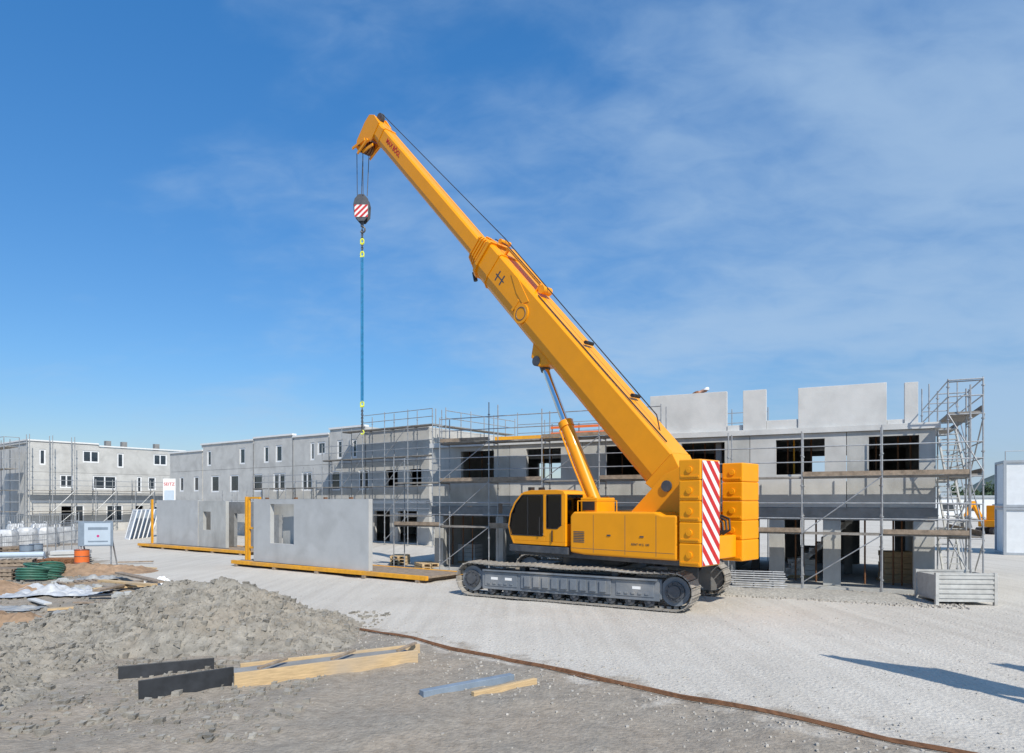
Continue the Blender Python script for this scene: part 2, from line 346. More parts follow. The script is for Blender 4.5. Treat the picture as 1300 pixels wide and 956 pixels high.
# ================================================================ building A
A=Frame((-3.5,30.2),(13.6,21.9))
ta=thing('concrete_building_shell','unfinished grey concrete building shell behind the yellow crane, open at ground level','building',(A.L.x,A.L.y,0),A.rz)
LA=A.len; D=9.5
op1=[(585,627),(668,712),(768,812),(865,920),(985,1047),(1103,1167)]
ops=[(A.u(a),A.u(b_)) for a,b_ in op1]
cuts=[0]+[(ops[i][1]+ops[i+1][0])/2 for i in range(5)]+[LA]
for i in range(6):
    m=MB(); wall(m,cuts[i]+(.010 if i else 0),cuts[i+1]-.010,2.78,5.32,.22,[(ops[i][0],ops[i][1],3.92,5.14)])
    m.build('wall_panel','conc' if i in (0,2,3,5) else 'conc_b',ta)
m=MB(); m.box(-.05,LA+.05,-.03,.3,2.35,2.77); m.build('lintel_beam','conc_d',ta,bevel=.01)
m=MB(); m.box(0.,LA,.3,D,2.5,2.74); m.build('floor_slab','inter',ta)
m=MB(); m.box(-.12,LA+.12,-.1,D+.1,5.33,5.53); m.build('roof_slab','conc_l',ta,bevel=.01)
m=MB(); m.box(-.1,LA+.1,-.35,D,.0,.12); m.build('ground_slab','conc',ta)
for px,wd in ((557,.45),(634,.35),(700,.4),(775,.4),(850,.4),(925,.4),(986,.5),(1056,.55),(1173,.6)):
    u=A.u(px); m=MB(); m.box(u-wd/2,u+wd/2,.0,.3,.12,2.35); m.build('column','conc',ta,bevel=.012)
for u in (2.5,6,9.5,13,16.5):
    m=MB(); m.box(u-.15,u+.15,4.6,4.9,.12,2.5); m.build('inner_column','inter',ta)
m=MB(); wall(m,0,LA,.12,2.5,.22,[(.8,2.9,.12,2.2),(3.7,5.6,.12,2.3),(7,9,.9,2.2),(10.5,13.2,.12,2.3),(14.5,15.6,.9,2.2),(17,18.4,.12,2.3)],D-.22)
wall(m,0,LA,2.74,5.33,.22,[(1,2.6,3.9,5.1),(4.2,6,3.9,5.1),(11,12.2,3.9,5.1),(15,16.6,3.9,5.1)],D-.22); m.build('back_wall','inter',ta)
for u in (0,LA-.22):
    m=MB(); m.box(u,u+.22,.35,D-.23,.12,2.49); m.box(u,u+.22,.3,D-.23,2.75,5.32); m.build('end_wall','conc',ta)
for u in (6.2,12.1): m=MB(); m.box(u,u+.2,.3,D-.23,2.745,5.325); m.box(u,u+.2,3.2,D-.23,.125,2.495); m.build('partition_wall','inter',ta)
m=MB()
for k in range(12): m.box(14.2+.2*k,14.2+.2*k+.21,1.6,2.7,.1+.19*k,.33+.19*k)
m.bar((14.2,2.15,.05),(16.6,2.15,2.35),1.1,.16); m.build('staircase','conc_l',ta)
for px in (1000,1008,1030,1092,1112,1140,1156,596,612,690,700,790,880,895,908):
    u=A.u(px,1.2); m=MB(); m.tube((u,1.2,2.76),(u,1.2,5.3),.03,8); m.build('ceiling_prop','yel2' if px in (1008,690) else 'rust',ta)
for px in (575,588,600,660,1010,1020,1036,1098,1134,1145):
    u=A.u(px,1.0); m=MB(); m.tube((u,1.0,.13),(u,1.0,2.49),.03,8); m.build('ceiling_prop','rust',ta)
for (a,b_,t_,bot,v_) in ((825,923,500,543,.15),(943,973,495,546,.0),(1013,1126,489,548,.0),(1148,1166,485,548,.0),(923,943,540,546,.12),(973,1013,533,546,.05),(1126,1148,533,546,.05),(1166,1190,540,548,.05)):
    u0,u1=A.u(a,v_),A.u(b_,v_); zt=A.z((a+b_)/2,t_,v_)
    m=MB(); m.box(u0+.006,u1-.006,v_,v_+.2,5.535,zt); m.build('upper_wall_panel','conc_l',ta,bevel=.01)
m=MB(); m.box(A.u(850),LA,6,6.2,5.535,6.3); m.build('rear_upper_wall','conc_l',ta)
ulo=A.u(500,-1.15); uhi=A.u(1232,-1.15); nb=9
us=[ulo+(uhi-ulo)*i/nb for i in range(nb+1)]
scaffold(A,us,-.35,-1.15,[1.93,3.78,5.42],6.6,'long steel tube scaffold with two decks along the front of the open concrete shell',topmap=lambda i:{0:4.9,1:6.5,2:7.0,3:6.6,4:6.6,5:6.5,6:5.35,7:5.3,8:5.4,9:6.5}[i])
te=thing('scaffold','tall stair scaffold climbing the right hand end of the open concrete shell','scaffold',(A.R.x,A.R.y,0),A.rz)
VV=(-.9,1.7,4.3,6.9); U0,U1=.22,1.12
for j,vv in enumerate(VV):
    for uu in (U0,U1):
        m=MB(); m.tube((uu,vv,.03),(uu,vv,(6.75,6.75,7.4,7.6)[j]),.024,8); m.box(uu-.08,uu+.08,vv-.08,vv+.08,0,.03)
        z=.5
        while z<6.6: m.tube((uu,vv,z-.02),(uu,vv,z+.02),.05,8); z+=1
        m.build('standard','steel',te,smooth=True)
    for z in (1.85,3.75,5.65,6.65): m=MB(); m.tube((U0,vv,z),(U1,vv,z),.02,6); m.build('transom','steel',te)
for j in range(3):
    v0,v1=VV[j],VV[j+1]
    for k,z in enumerate((1.9,3.8,5.7)):
        if j!=1:
            m=MB(); m.box(U0+.03,U1-.03,v0+.02,v1-.02,z-.03,z+.03); m.build('deck','steel_d',te)
        else:
            zb=z-1.9; m=MB(); m.bar((U1-.08,v0+.1,zb+.1),(U1-.08,v1-.05,z),.05,.16); m.bar((U0+.24,v0+.1,zb+.1),(U0+.24,v1-.05,z),.05,.16)
            for q in range(9): m.box(U0+.24,U1-.08,v0+.12+.27*q,v0+.32+.27*q,zb+.14+.212*q,zb+.17+.212*q)
            m.build('stair_flight','crate',te)
            m=MB(); m.tube((U1-.05,v0+.1,zb+1.0),(U1-.05,v1-.05,z+.9),.02,6); m.build('handrail','steel',te)
        for dz_ in (.5,1.):
            m=MB(); m.tube((U1,v0,z+dz_),(U1,v1,z+dz_),.021,6); m.build('guardrail','steel',te)
            if k>=2: m=MB(); m.tube((U0,v0,z+dz_),(U0,v1,z+dz_),.021,6); m.build('guardrail','steel',te)
        a_,b__=(v0,v1) if (j+k)%2 else (v1,v0); m=MB(); m.tube((U1+.03,a_,z-1.8),(U1+.03,b__,z-.05),.021,6); m.build('brace','steel',te)
        m=MB(); m.box(U1-.05,U1-.02,v0+.05,v1-.05,z+.035,z+.19); m.build('toe_board','woodg',te)
for k,z in enumerate((1.9,3.8,5.7)):
    for dz_ in (.5,1.): m=MB(); m.tube((U0,-.93,z+dz_),(U1,-.93,z+dz_),.021,6); m.build('guardrail','steel',te)
    a_,b__=(U0,U1) if k%2 else (U1,U0); m=MB(); m.tube((a_,-.95,z-1.8),(b__,-.95,z-.05),.02,6); m.build('brace','steel',te)
tr=thing('roof_guard_frame','light tube guard frame rising behind the flat roof left of the crane boom','scaffold',(A.L.x,A.L.y,0),A.rz)
for k in range(9):
    u=-.6+1.7*k; m=MB(); m.tube((u,D+.5,0),(u,D+.5,7.6+.5*(k%3==0)),.026,6); m.build('standard','steel',tr)
for z in (5.9,6.4,6.9,7.4):
    m=MB(); m.tube((-.6,D+.5,z),(13,D+.5,z),.022,6); m.build('guardrail','steel',tr)
m=MB(); m.box(-.6,13,D+.2,D+.9,5.4,5.46); m.build('deck','steel_d',tr)
def onA(px,py,v_): u=A.u(px,v_); return Vector((A.L.x+u*A.c-v_*A.s,A.L.y+u*A.s+v_*A.c,5.53))
t=thing('formwork_beam_stack','low stack of yellow formwork beams lying on the flat roof','beams',onA(665,0,2.0),A.rz)
for i in range(6):
    for j in range(2): m=MB(); m.box(-1.3+.1*j,1.4+.1*j,-.5+.18*i,-.37+.18*i,.02+.16*j,.17+.16*j); m.build('beam','yel2',t)
t=thing('edge_barrier','orange edge protection barrier on the roof beside the boom','barrier',onA(735,0,1.0),A.rz)
for x in (-1.2,0,1.2): m=MB(); m.tube((x,0,0),(x,0,.7),.025,6); m.build('post','rust',t)
for z in (.25,.5): m=MB(); m.box(-1.25,1.25,-.045,-.02,z,z+.1); m.build('rail','orange',t)
# stacked blocks inside the shell
for i,(px,z_,v_) in enumerate(((596,.12,2.2),(1018,.12,2.4),(1138,.12,2.2),(606,2.745,1.9),(1030,2.745,2.1))):
    p=onA(px,0,v_); t=thing('block_stack',['stack of pale blocks on the ground floor at the left end of the open shell','stack of pale blocks on the ground floor right of the counterweight','stack of pale blocks on the ground floor near the right column','stack of blocks inside the leftmost upper opening','stack of blocks inside the second upper opening from the right'][i],'blocks',(p.x,p.y,z_),A.rz+.1*i)
    m=MB(); m.box(-.55,.55,-.4,.4,0,.1); m.build('pallet','wood',t)
    nl=(4,3,5,6,6)[i]
    for q in range(nl): m=MB(); m.box(-.5+.02*(q%2),.5,-.38,.38-.02*(q%2),.105+.2*q,.295+.2*q); m.build('block_layer','conc_l' if i!=2 else 'wood',t,bevel=.01)
# worker bent over behind the upper wall panel
def skinmesh(name,vd,ed,m_,parent=None,sub=2,loc=None,rz=0):
    me=bpy.data.meshes.new(name); me.from_pydata([v[:3] for v in vd],ed,[]); o=bpy.data.objects.new(name,me); col.objects.link(o)
    md=o.modifiers.new('skin','SKIN'); md.use_smooth_shade=True
    if not me.skin_vertices: 
        bm=bmesh.new(); bm.from_mesh(me); bm.verts.layers.skin.verify(); bm.to_mesh(me); bm.free()
    for i,v in enumerate(vd):
        me.skin_vertices[0].data[i].radius=(v[3],v[3] if len(v)<5 else v[4])
    me.skin_vertices[0].data[0].use_root=True
    s_=o.modifiers.new('sub','SUBSURF'); s_.levels=sub; s_.render_levels=sub; me.materials.append(M[m_])
    if parent: o.parent=parent
    if loc is not None: o.location=loc; o.rotation_euler.z=rz
    return o
pw=onA(882,0,.95)
t=thing('timber_trestle','low timber trestle on the roof that the crouching worker stands on','trestle',(pw.x,pw.y,5.53),A.rz)
for x in (-.5,.3): m=MB(); m.box(x,x+.1,-.3,.3,0,.22); m.build('trestle_leg','wood',t)
m=MB(); m.box(-.6,.5,-.3,.3,.22,.26); m.build('trestle_top','wood',t)
vd=[(-.28,0,.92,.13)];ed=[]
def av(par,*v): vd.append(v); ed.append((par,len(vd)-1)); return len(vd)-1
sp1=av(0,-.14,0,1.12,.12);ch=av(sp1,.06,0,1.30,.14);nk=av(ch,.23,0,1.38,.055);h1=av(nk,.33,0,1.40,.085);h2=av(h1,.43,0,1.41,.08);av(h2,.455,0,1.36,.02)
for s_ in (-1,1):
    hp1=av(0,-.27,.1*s_,.84,.09);k1=av(hp1,-.08,.13*s_,.48,.06);an=av(k1,-.22,.13*s_,.09,.04);av(an,-.02,.15*s_,.04,.04)
    s1_=av(ch,.1,.19*s_,1.30,.065);e1=av(s1_,.2,.24*s_,1.04,.045);w1=av(e1,.42,.18*s_,.98,.03);pm=av(w1,.50,.17*s_,.97,.032)
    for q in range(4): f1=av(pm,.54,.17*s_+(q-1.5)*.02,.965,.009); av(f1,.59-.006*abs(q-1),.17*s_+(q-1.5)*.021,.945,.008)
    f1=av(w1,.47,.17*s_-.04*s_,.96,.010); av(f1,.51,.17*s_-.05*s_,.94,.009)
pr=skinmesh('person',vd,ed,'skin',loc=(pw.x,pw.y,5.79),rz=A.rz)
tag(pr,'worker in brown jacket and white helmet bending over behind the upper wall panel','person')
jv=[(-.26,0,.95,.155),(-.14,0,1.12,.155),(.06,0,1.30,.175),(.19,0,1.365,.09)]+[x for s_ in (-1,1) for x in ((.1,.19*s_,1.30,.09),(.2,.24*s_,1.04,.068),(.39,.187*s_,.985,.05))]
skinmesh('jacket',jv,[(0,1),(1,2),(2,3),(2,4),(4,5),(5,6),(2,7),(7,8),(8,9)],'jacket',pr)
tv=[(-.28,0,.92,.15)]+[x for s_ in (-1,1) for x in ((-.27,.1*s_,.84,.115),(-.08,.13*s_,.48,.082),(-.21,.13*s_,.12,.062))]
skinmesh('trousers',tv,[(0,1),(1,2),(2,3),(0,4),(4,5),(5,6)],'trouser',pr)
m=MB()
for j in range(5):
    for i in range(12):
        a=i*math.pi/6; e_=j*math.pi/10; rr=.125*math.cos(e_); m.v.append(Vector((.40+.02+rr*math.cos(a)*.9+.125*math.sin(e_)*.4,rr*math.sin(a)*.85,1.42+.12*math.sin(e_))))
n0=12
for j in range(4):
    for i in range(12): m.f.append([j*12+i,j*12+(i+1)%12,(j+1)*12+(i+1)%12,(j+1)*12+i]); m.m.append(0)
m.f.append(list(range(48,60))); m.m.append(0); m.build('helmet','wht',pr,smooth=True)
# ================================================================ buildings B, C
def window(t,a,c,z0,z1,v_=.04,mull=False):
    m=MB(); f=.12
    m.box(a,a+f,v_,v_+.08,z0,z1); m.box(c-f,c,v_,v_+.08,z0,z1); m.box(a+f,c-f,v_,v_+.08,z0,z0+f); m.box(a+f,c-f,v_,v_+.08,z1-f,z1)
    if mull: q=(a+c)/2; m.box(q-.06,q+.06,v_,v_+.08,z0+f,z1-f)
    o=m.build('window','white',t)
    m=MB(); m.box(a+f-.01,c-f+.01,v_+.03,v_+.05,z0+f-.01,z1-f+.01); m.build('pane','wglass',o)
def block(fr,h,wins,label,D=10,name='apartment_shell',steps=None,joints=()):
    t=thing(name,label,'building',(fr.L.x,fr.L.y,0),fr.rz); L_=fr.len
    ops=[(fr.u(a),fr.u(b_),z0,z1) for a,b_,z0,z1,*_ in wins]
    lv=[0,2.9,5.8,h]
    for k in range(3):
        z0,z1=lv[k]+.02*(k>0),lv[k+1]; o2=[o for o in ops if o[2]<z1 and o[3]>z0]
        m=MB(); wall(m,0,L_,z0,z1,.25,o2); m.build('storey_wall','conc_b' ,t)
        m=MB(); m.box(.25,L_-.25,.25,D-.25,lv[k+1]-.25,lv[k+1]-.01); m.build('floor_slab','inter',t)
    m=MB(); m.box(0,.25,.25,D,0,h-.01); m.build('end_wall','conc_b',t)
    m=MB(); m.box(L_-.25,L_,.25,D,0,h-.01); m.build('end_wall','conc_b',t)
    m=MB(); m.box(.25,L_-.25,D-.25,D,0,h-.01); m.build('rear_wall','conc_b',t)
    for (a,c,zt) in (steps or ((-.12,L_+.12,h),)):
        if zt>h+.05: m=MB(); m.box(a,c,.0,.25,h+.003,zt); m.box(a,a+.25,.25,D,h+.003,zt); m.box(c-.25,c,.25,D,h+.003,zt); m.build('parapet','conc_b',t)
        m=MB(); m.box(a-.06,c+.0,-.1,.33,zt+.002,zt+.14); m.box(a-.06,a+.3,.33,D+.1,zt+.002,zt+.14); m.build('coping','coping',t)
    m=MB(); m.box(.3,L_-.3,-.02,-.003,2.82,2.98); m.build('joint_band','coping',t)
    for u in joints: m=MB(); m.box(u-.05,u+.05,-.035,-.003,3.0,h); m.build('party_wall_joint','conc_d',t)
    for (a,b_,z0,z1,*o) in wins:
        if o and o[0]=='x': continue
        window(t,fr.u(a),fr.u(b_),z0,z1,mull=(b_-a)>12)
    return t
B=Frame((-28.5,63),(-5.6,46.2))
wB=[]
for a,b_ in ((263,268),(304,311),(335,341),(350,358),(394,399),(403,413),(428,435),(447,453)): wB.append((a,b_,6.2,7.6) if b_-a<9 else (a,b_,6.6,7.6))
for a,b_ in ((268,278),(292,303),(321,333),(347,362),(383,396),(420,432),(455,468)): wB.append((a,b_,3.8,5.3))
wB+=[(a,b_,4.0,5.2,'x') for a,b_ in ((490,505),(520,535))]
for a,b_ in ((272,292),(310,320),(380,400),(475,495),(505,530)): wB.append((a,b_,.1,2.3,'x'))
ub=[B.u(x) for x in (256,322,372,418,464)]
block(B,7.9,wB,'long grey concrete apartment shell with stepped white coping and narrow windows, in the middle distance',D=11,
  steps=((ub[0],ub[1],8.15),(ub[1]+.1,ub[2],8.3),(ub[2]+.1,ub[3],8.1),(ub[3]+.1,ub[4],8.45),(ub[4]+.1,B.len,8.0)),joints=ub[1:])
B2=Frame((-33.4,66.7),(-28.62,63.1))
block(B2,7.6,[(228,233,3.9,5.3),(246,252,3.9,5.3),(229,234,.2,2.4),(246,253,1.,2.4)],'narrow grey shell section joined to the left end of the long apartment shell',D=8)
C=Frame((-46.1,65),(-36.9,77))
wC=[(50,58,6.5,8.0),(105,126,6.9,8.1),(149,157,6.5,8.0),(195,212,6.9,8.1)]
wC+=[(76,93,4.3,5.6),(118,148,4.2,5.6),(174,180,3.9,5.6),(188,198,4.2,5.6)]
wC+=[(78,92,.2,2.5,'x'),(95,107,.9,2.6),(135,156,.9,2.6),(172,182,.2,2.5,'x'),(195,206,.9,2.5)]
block(C,8.5,wC,'grey concrete shell at the far left edge, partly wrapped in scaffold',D=10,steps=((-.1,6.2,8.75),(6.3,C.len+.1,8.55)))
t=thing('roof_vent',"row of small dark vent boxes on the roof of the far left shell",'vent',(-42.5,71.5,8.5),C.rz)
for x in (0,1.6,5.0): m=MB(); m.box(x,x+.5,0,.5,-.2,.8); m.build('vent_box','conc_d',t)
scaffold(C,[-.2+1.9*i for i in range(8)],-.35,-1.15,[2.0,4.0],8.0,'scaffold along the front of the grey shell at the far left edge',r=.035,toe=False,topmap=lambda i:9.3 if i<3 else 5.2)
us_b=[B.u(300)+(B.len-B.u(300)+1.5)*i/11 for i in range(12)]
scaffold(B,us_b,-.4,-1.3,[2.0,4.0,6.0,8.0],8.0,'scaffold along the front of the long grey apartment shell behind the precast panels',r=.03,toe=False,topmap=lambda i:[3.9,3.9,5.2,5.2,5.2,5.6,7.2,8.3,9.0,9.1,9.1,9.0][i])
bs=thing('scaffold','scaffold on the right end of the long grey apartment shell','scaffold',(B.R.x,B.R.y,0),B.rz)
for j in range(4):
    for uu in (.6,1.5): m=MB(); m.tube((uu,2.6*j,0),(uu,2.6*j,9.2),.035,6); m.build('standard','steel',bs)
for j in range(3):
    for z in (2,4,6,8):
        m=MB(); m.box(.65,1.45,2.6*j+.04,2.6*j+2.56,z-.03,z+.03); m.build('deck','steel_d',bs)
        for dz_ in (.5,1.): m=MB(); m.tube((1.5,2.6*j,z+dz_),(1.5,2.6*j+2.6,z+dz_),.028,6); m.build('guardrail','steel',bs)
ls=thing('scaffold','outer scaffold bay projecting beyond the far left shell at the picture edge','scaffold',(C.L.x,C.L.y,0),C.rz)
for uu in (-2.2,-1.0):
    for vv in (-1.1,1.4,3.9): m=MB(); m.tube((uu,vv,0),(uu,vv,8.9),.04,6); m.build('standard','steel',ls)
for z in (2,4,6,8):
    m=MB(); m.box(-2.1,-1.1,-1.1,3.9,z-.03,z+.03); m.build('deck','steel_d',ls)
    m=MB(); m.tube((-2.2,-1.1,z+.9),(-2.2,3.9,z+.9),.03,6); m.build('guardrail','steel',ls)
    m=MB(); m.tube((-2.2,-1.1,z+.9),(-1.0,-1.1,z+.9),.03,6); m.build('guardrail','steel',ls)
# ================================================================ crane
CC=Vector((2.64,21.9,0))
cr=thing('crawler_crane','yellow telescopic crawler crane with raised boom and red white striped counterweight','crane',CC)
MT=Matrix.Rotation(R(150),4,'Z'); MU=Matrix.Rotation(R(136),4,'Z')
TL=3.8; TR=.5
for sd in (1,-1):
    yo=2.3*sd; yi=1.5*sd; y0,y1=min(yo,yi),max(yo,yi)
    m=MB(MT); m.box(-2.9,2.9,y0+.14,y1-.14,.3,.86); fr=m.build('track_frame','tgr',cr,bevel=.03)
    m=MB(MT); zc=.55; xe=TL-TR-.04; per=4*xe+2*math.pi*TR; ns=int(per/.2)
    for k in range(ns):
        q=per*k/ns
        if q<2*xe: x,z,a=-xe+q,zc-TR,0
        elif q<2*xe+math.pi*TR: t_=(q-2*xe)/TR; x,z,a=xe+TR*math.sin(t_),zc-TR*math.cos(t_),t_
        elif q<4*xe+math.pi*TR: x,z,a=xe-(q-2*xe-math.pi*TR),zc+TR,math.pi; z-=.05*math.sin((x+xe)/(2*xe)*math.pi*3)**2*.7
        else: t_=(q-4*xe-math.pi*TR)/TR; x,z,a=-xe-TR*math.sin(t_),zc+TR*math.cos(t_),math.pi+t_
        ms=m.M; m.M=MT@Matrix.Translation((x,0,z))@Matrix.Rotation(-a,4,'Y')
        m.box(-.09,.09,y0,y1,-.02,.01); m.box(-.085,-.06,y0+.01,y1-.01,-.045,-.02); m.box(-.06,.06,(y0+y1)/2-.13,(y0+y1)/2+.13,.01,.07); m.M=ms
    m.build('track_belt','trk',cr)
    s_=1 if sd>0 else -1; of=yo-.12*s_
    for c_ in (-xe,xe):
        m=MB(MT); m.tube((c_,y0+.2,zc),(c_,y1-.2,zc),.40,24); ff=m.build('track_wheel','tgr',cr,smooth=True)
        m=MB(MT); m.tube((c_,of-.1*s_,zc),(c_,of,zc),.27,20); m.tube((c_,of,zc),(c_,of+.05*s_,zc),.17,16)
        for q in range(10): a=q*math.pi/5; m.tube((c_+.22*math.cos(a),of,zc+.22*math.sin(a)),(c_+.22*math.cos(a),of+.03*s_,zc+.22*math.sin(a)),.022,6)
        m.build('hub','dk',ff)
    for q in range(10): x=-2.55+.566*q; m=MB(MT); m.tube((x,y0+.18,.24),(x,y1-.16,.24),.15,14); m.tube((x,of-.05*s_,.22),(x,of+.0*s_,.22),.05,8); m.build('track_roller','dk',cr,smooth=True)
    for x in (-1.5,1.5): m=MB(MT); m.tube((x,y0+.25,.93),(x,y1-.25,.93),.1,12); m.build('carrier_roller','dk',cr,smooth=True)
    m=MB(MT); o1=yo-.14*s_
    def ob(x0,x1,z0,z1,d): m.box(x0,x1,min(o1,o1+d*s_),max(o1,o1+d*s_),z0,z1)
    ob(-2.85,2.85,.26,.86,.035); ob(-1.45,1.45,.36,.80,.07)
    for q in range(9): ob(-1.32+.305*q,-1.12+.305*q,.42,.74,.12)
    ob(-2.7,-1.6,.36,.8,.055); ob(1.6,2.75,.36,.8,.055); ob(-2.8,2.8,.815,.865,.12)
    for q in range(5): ob(-2.55+.2*q,-2.45+.2*q,.42,.48,.08); ob(1.75+.2*q,1.85+.2*q,.42,.48,.08)
    m.build('track_side_cover','tgr',fr,bevel=.008)
    for x in (-2.2,1.9,2.4): m=MB(MT); m.box(x-.12,x+.12,min(o1+.05*s_,o1+.062*s_),max(o1+.05*s_,o1+.062*s_),.56,.64); m.build('white_label_plate','wht',fr)
m=MB(MT); m.box(-1.2,1.2,-1.6,1.6,.45,1.0); m.box(-1.9,-1.3,-1.66,1.66,.5,.85); m.box(1.3,1.9,-1.66,1.66,.5,.85); m.build('undercarriage','tgr',cr,bevel=.03)
m=MB(MU); m.tube((0,0,1.0),(0,0,1.32),1.0,32); m.build('slewing_ring','dk',cr,smooth=True)
m=MB(MU); m.box(-4.0,2.1,-1.5,1.5,1.28,1.46); m.box(-3.9,-.6,-.5,.5,1.46,2.1); m.build('turntable_platform','dk',cr,bevel=.02)
m=MB(MU); m.box(-.3,2.15,1.5,1.7,1.38,1.6); m.box(-.3,2.1,.6,1.5,1.462,1.62); m.build('step_plate','dk',cr,bevel=.02)
yA,yB=.72,1.70
m=MB(MU)
FX=[(1.97,1.64),(2.12,1.92),(2.20,2.2),(2.12,2.60),(1.92,2.95),(1.62,3.22)]
m.prism([(-.2,1.63),(1.97,1.63),(2.02,1.74),(-.2,1.74)],yA,yB,'y')
m.prism([(-.2,3.20),(1.64,3.20),(1.52,3.29),(1.2,3.34),(.2,3.345),(-.12,3.30)],yA,yB,'y')
m.box(-.2,-.14,yA,yB,1.74,2.3); m.box(-.2,-.14,yA,yA+.1,2.3,3.2); m.box(-.2,-.14,yB-.1,yB,2.3,3.2)
for yy in (yA,yB-.05):
    m.prism([(.62,1.74),(2.02,1.74),(2.07,1.9),(.62,1.9)],yy,yy+.05,'y')
    m.prism([(-.14,1.74),(.62,1.74),(.62,2.14),(.12,2.14),(0.02,2.24),(-.02,2.24),(-.14,2.24)],yy,yy+.05,'y')
    m.box(.57,.69,yy-.002,yy+.052,1.9,3.2); m.box(-.14,-.04,yy,yy+.05,2.24,3.2)
    for a,b_ in zip(FX[:-1],FX[1:]):
        m.bar((a[0]-.03,yy+.025,a[1]),(b_[0]-.03,yy+.025,b_[1]),.06,.07)
cab=m.build('cab','yel',cr,bevel=.012)
def glassp(poly,nm,yy): m=MB(MU); m.prism(poly,yy-.004,yy+.004,'y'); return m.build(nm,'glass',cab)
gd_=[(2.06,1.92),(2.13,2.2),(2.05,2.58),(1.85,2.92),(1.58,3.18),(.72,3.18),(.72,1.92)]
gs_=[(.54,3.18),(-.03,3.18),(-.03,2.26),(.13,2.16),(.54,2.16)]
for yy,nm in ((yB-.02,'door_window'),(yA+.02,'far_window')): glassp(gd_,nm,yy)
for yy in (yB-.02,yA+.02): glassp(gs_,'side_window',yy)
m=MB(MU); m.box(-.172,-.168,yA+.1,yB-.1,2.3,3.2); m.build('rear_window','glass',cab)
def ringseal(poly,yy):
    m=MB(MU); n=len(poly)
    for i in range(n): a=poly[i];b_=poly[(i+1)%n]; m.bar((a[0],yy,a[1]),(b_[0],yy,b_[1]),.012,.025)
    m.build('window_seal','blk',cab)
ringseal(gd_,yB+.004); ringseal(gs_,yB+.004)
m=MB(MU); m.bar((1.35,yB-.01,1.92),(1.35,yB-.01,3.18),.02,.03); m.build('window_slider_bar','blk',cab)
m=MB(MU)
for a,b_ in zip(FX[:-1],FX[1:]): m.add([(a[0],yA+.05,a[1]),(a[0],yB-.05,a[1]),(b_[0],yB-.05,b_[1]),(b_[0],yA+.05,b_[1])],[(0,1,2,3)])
m.build('windscreen','glass',cab,recalc=False)
m=MB(MU); m.box(.25,.85,1.0,1.45,1.74,2.05); m.prism([(.2,2.05),(.8,2.05),(.82,2.17),(.34,2.2),(.22,2.85),(.1,2.85)],.98,1.47,'y'); m.prism([(.1,2.9),(.2,2.88),(.2,3.08),(.1,3.08)],1.1,1.35,'y'); m.build('operator_seat','dk',cab,bevel=.02)
m=MB(MU); m.box(1.5,1.85,.85,1.2,1.74,2.35); m.bar((1.5,1.3,1.75),(1.6,1.3,2.35),.06,.06); m.box(.5,.95,1.5,1.6,2.1,2.35); m.build('control_console','cabing',cab,bevel=.02)
m=MB(MU); m.tube((.80,yB+.05,1.95),(.80,yB+.05,2.5),.014,6); m.build('door_handle','blk',cab)
m=MB(MU); m.bar((.3,yB+.03,1.75),(.3,yB+.03,2.1),.03,.03); m.build('grab_rail','blk',cab)
m=MB(MU); m.tube((2.15,1.0,2.0),(2.22,1.25,2.5),.012,6); m.build('wiper','blk',cab)
for yy in (.95,1.45): m=MB(MU); m.box(1.35,1.47,yy-.09,yy+.09,3.33,3.44); m.build('work_lamp','blk',cab)
m=MB(MU); m.bar((2.05,yB+.02,2.9),(2.3,yB+.28,2.9),.025,.025); m.box(2.26,2.3,yB+.2,yB+.36,2.6,2.92); m.build('mirror','blk',cab,bevel=.01)
hp=[(-.38,1.47),(-.38,2.55),(-.5,2.68),(-3.3,2.70),(-3.55,2.62),(-3.98,2.62),(-3.98,1.42),(-.9,1.42)]
m=MB(MU); m.prism(hp,.55,1.70,'y'); hs1=m.build('engine_housing','yel',cr,bevel=.06,seg=4)
for x in (-1.25,-2.35,-3.35): m=MB(MU); m.box(x-.006,x+.006,1.69,1.702,1.5,2.6); m.build('panel_seam','dk',hs1)
m=MB(MU); m.box(-3.9,-.45,1.69,1.702,1.60,1.611); m.build('panel_seam','dk',hs1)
m=MB(MU)
for z in range(7): m.box(-.92,-.52,1.695,1.708,1.78+.05*z,1.805+.05*z)
m.build('air_grille','dk',hs1)
for x in (-1.8,-2.9): m=MB(MU); m.box(x-.06,x+.06,1.70,1.715,2.0,2.04); m.build('latch','dk',hs1)
m=MB(MU); m.path([(-.6,1.6,2.69),(-.6,1.6,3.0),(-2.0,1.6,3.0),(-2.0,1.6,2.69)],.018); m.tube((-1.3,1.6,2.69),(-1.3,1.6,3.0),.016,6); m.build('handrail','yel',hs1)
m=MB(MU); m.prism([(0.3,1.47),(0.3,2.5),(-.3,2.7),(-3.98,2.7),(-3.98,1.47)],-1.66,-.6,'y'); m.build('tank_housing','yel',cr,bevel=.035)
m=MB(MU); m.box(-.95,-.3,.2,1.1,2.2,3.1); hb=m.build('valve_box','yel',cr,bevel=.03)
m=MB(MU); m.box(-.85,-.4,1.09,1.115,2.72,3.02); m.build('vent_grille','blk',hb)
for yy in (.66,-.66):
    m=MB(MU); m.prism([(-1.5,1.47),(-1.9,2.7),(-3.0,3.75),(-3.5,3.95),(-3.98,3.8),(-4.0,1.47)],yy-.06,yy+.06,'y'); m.build('boom_bracket','yel',cr,bevel=.015)
m=MB(MU); m.tube((-3.1,-.78,3.42),(-3.1,.78,3.42),.16,20); m.build('boom_pivot_pin','dk',cr,smooth=True)
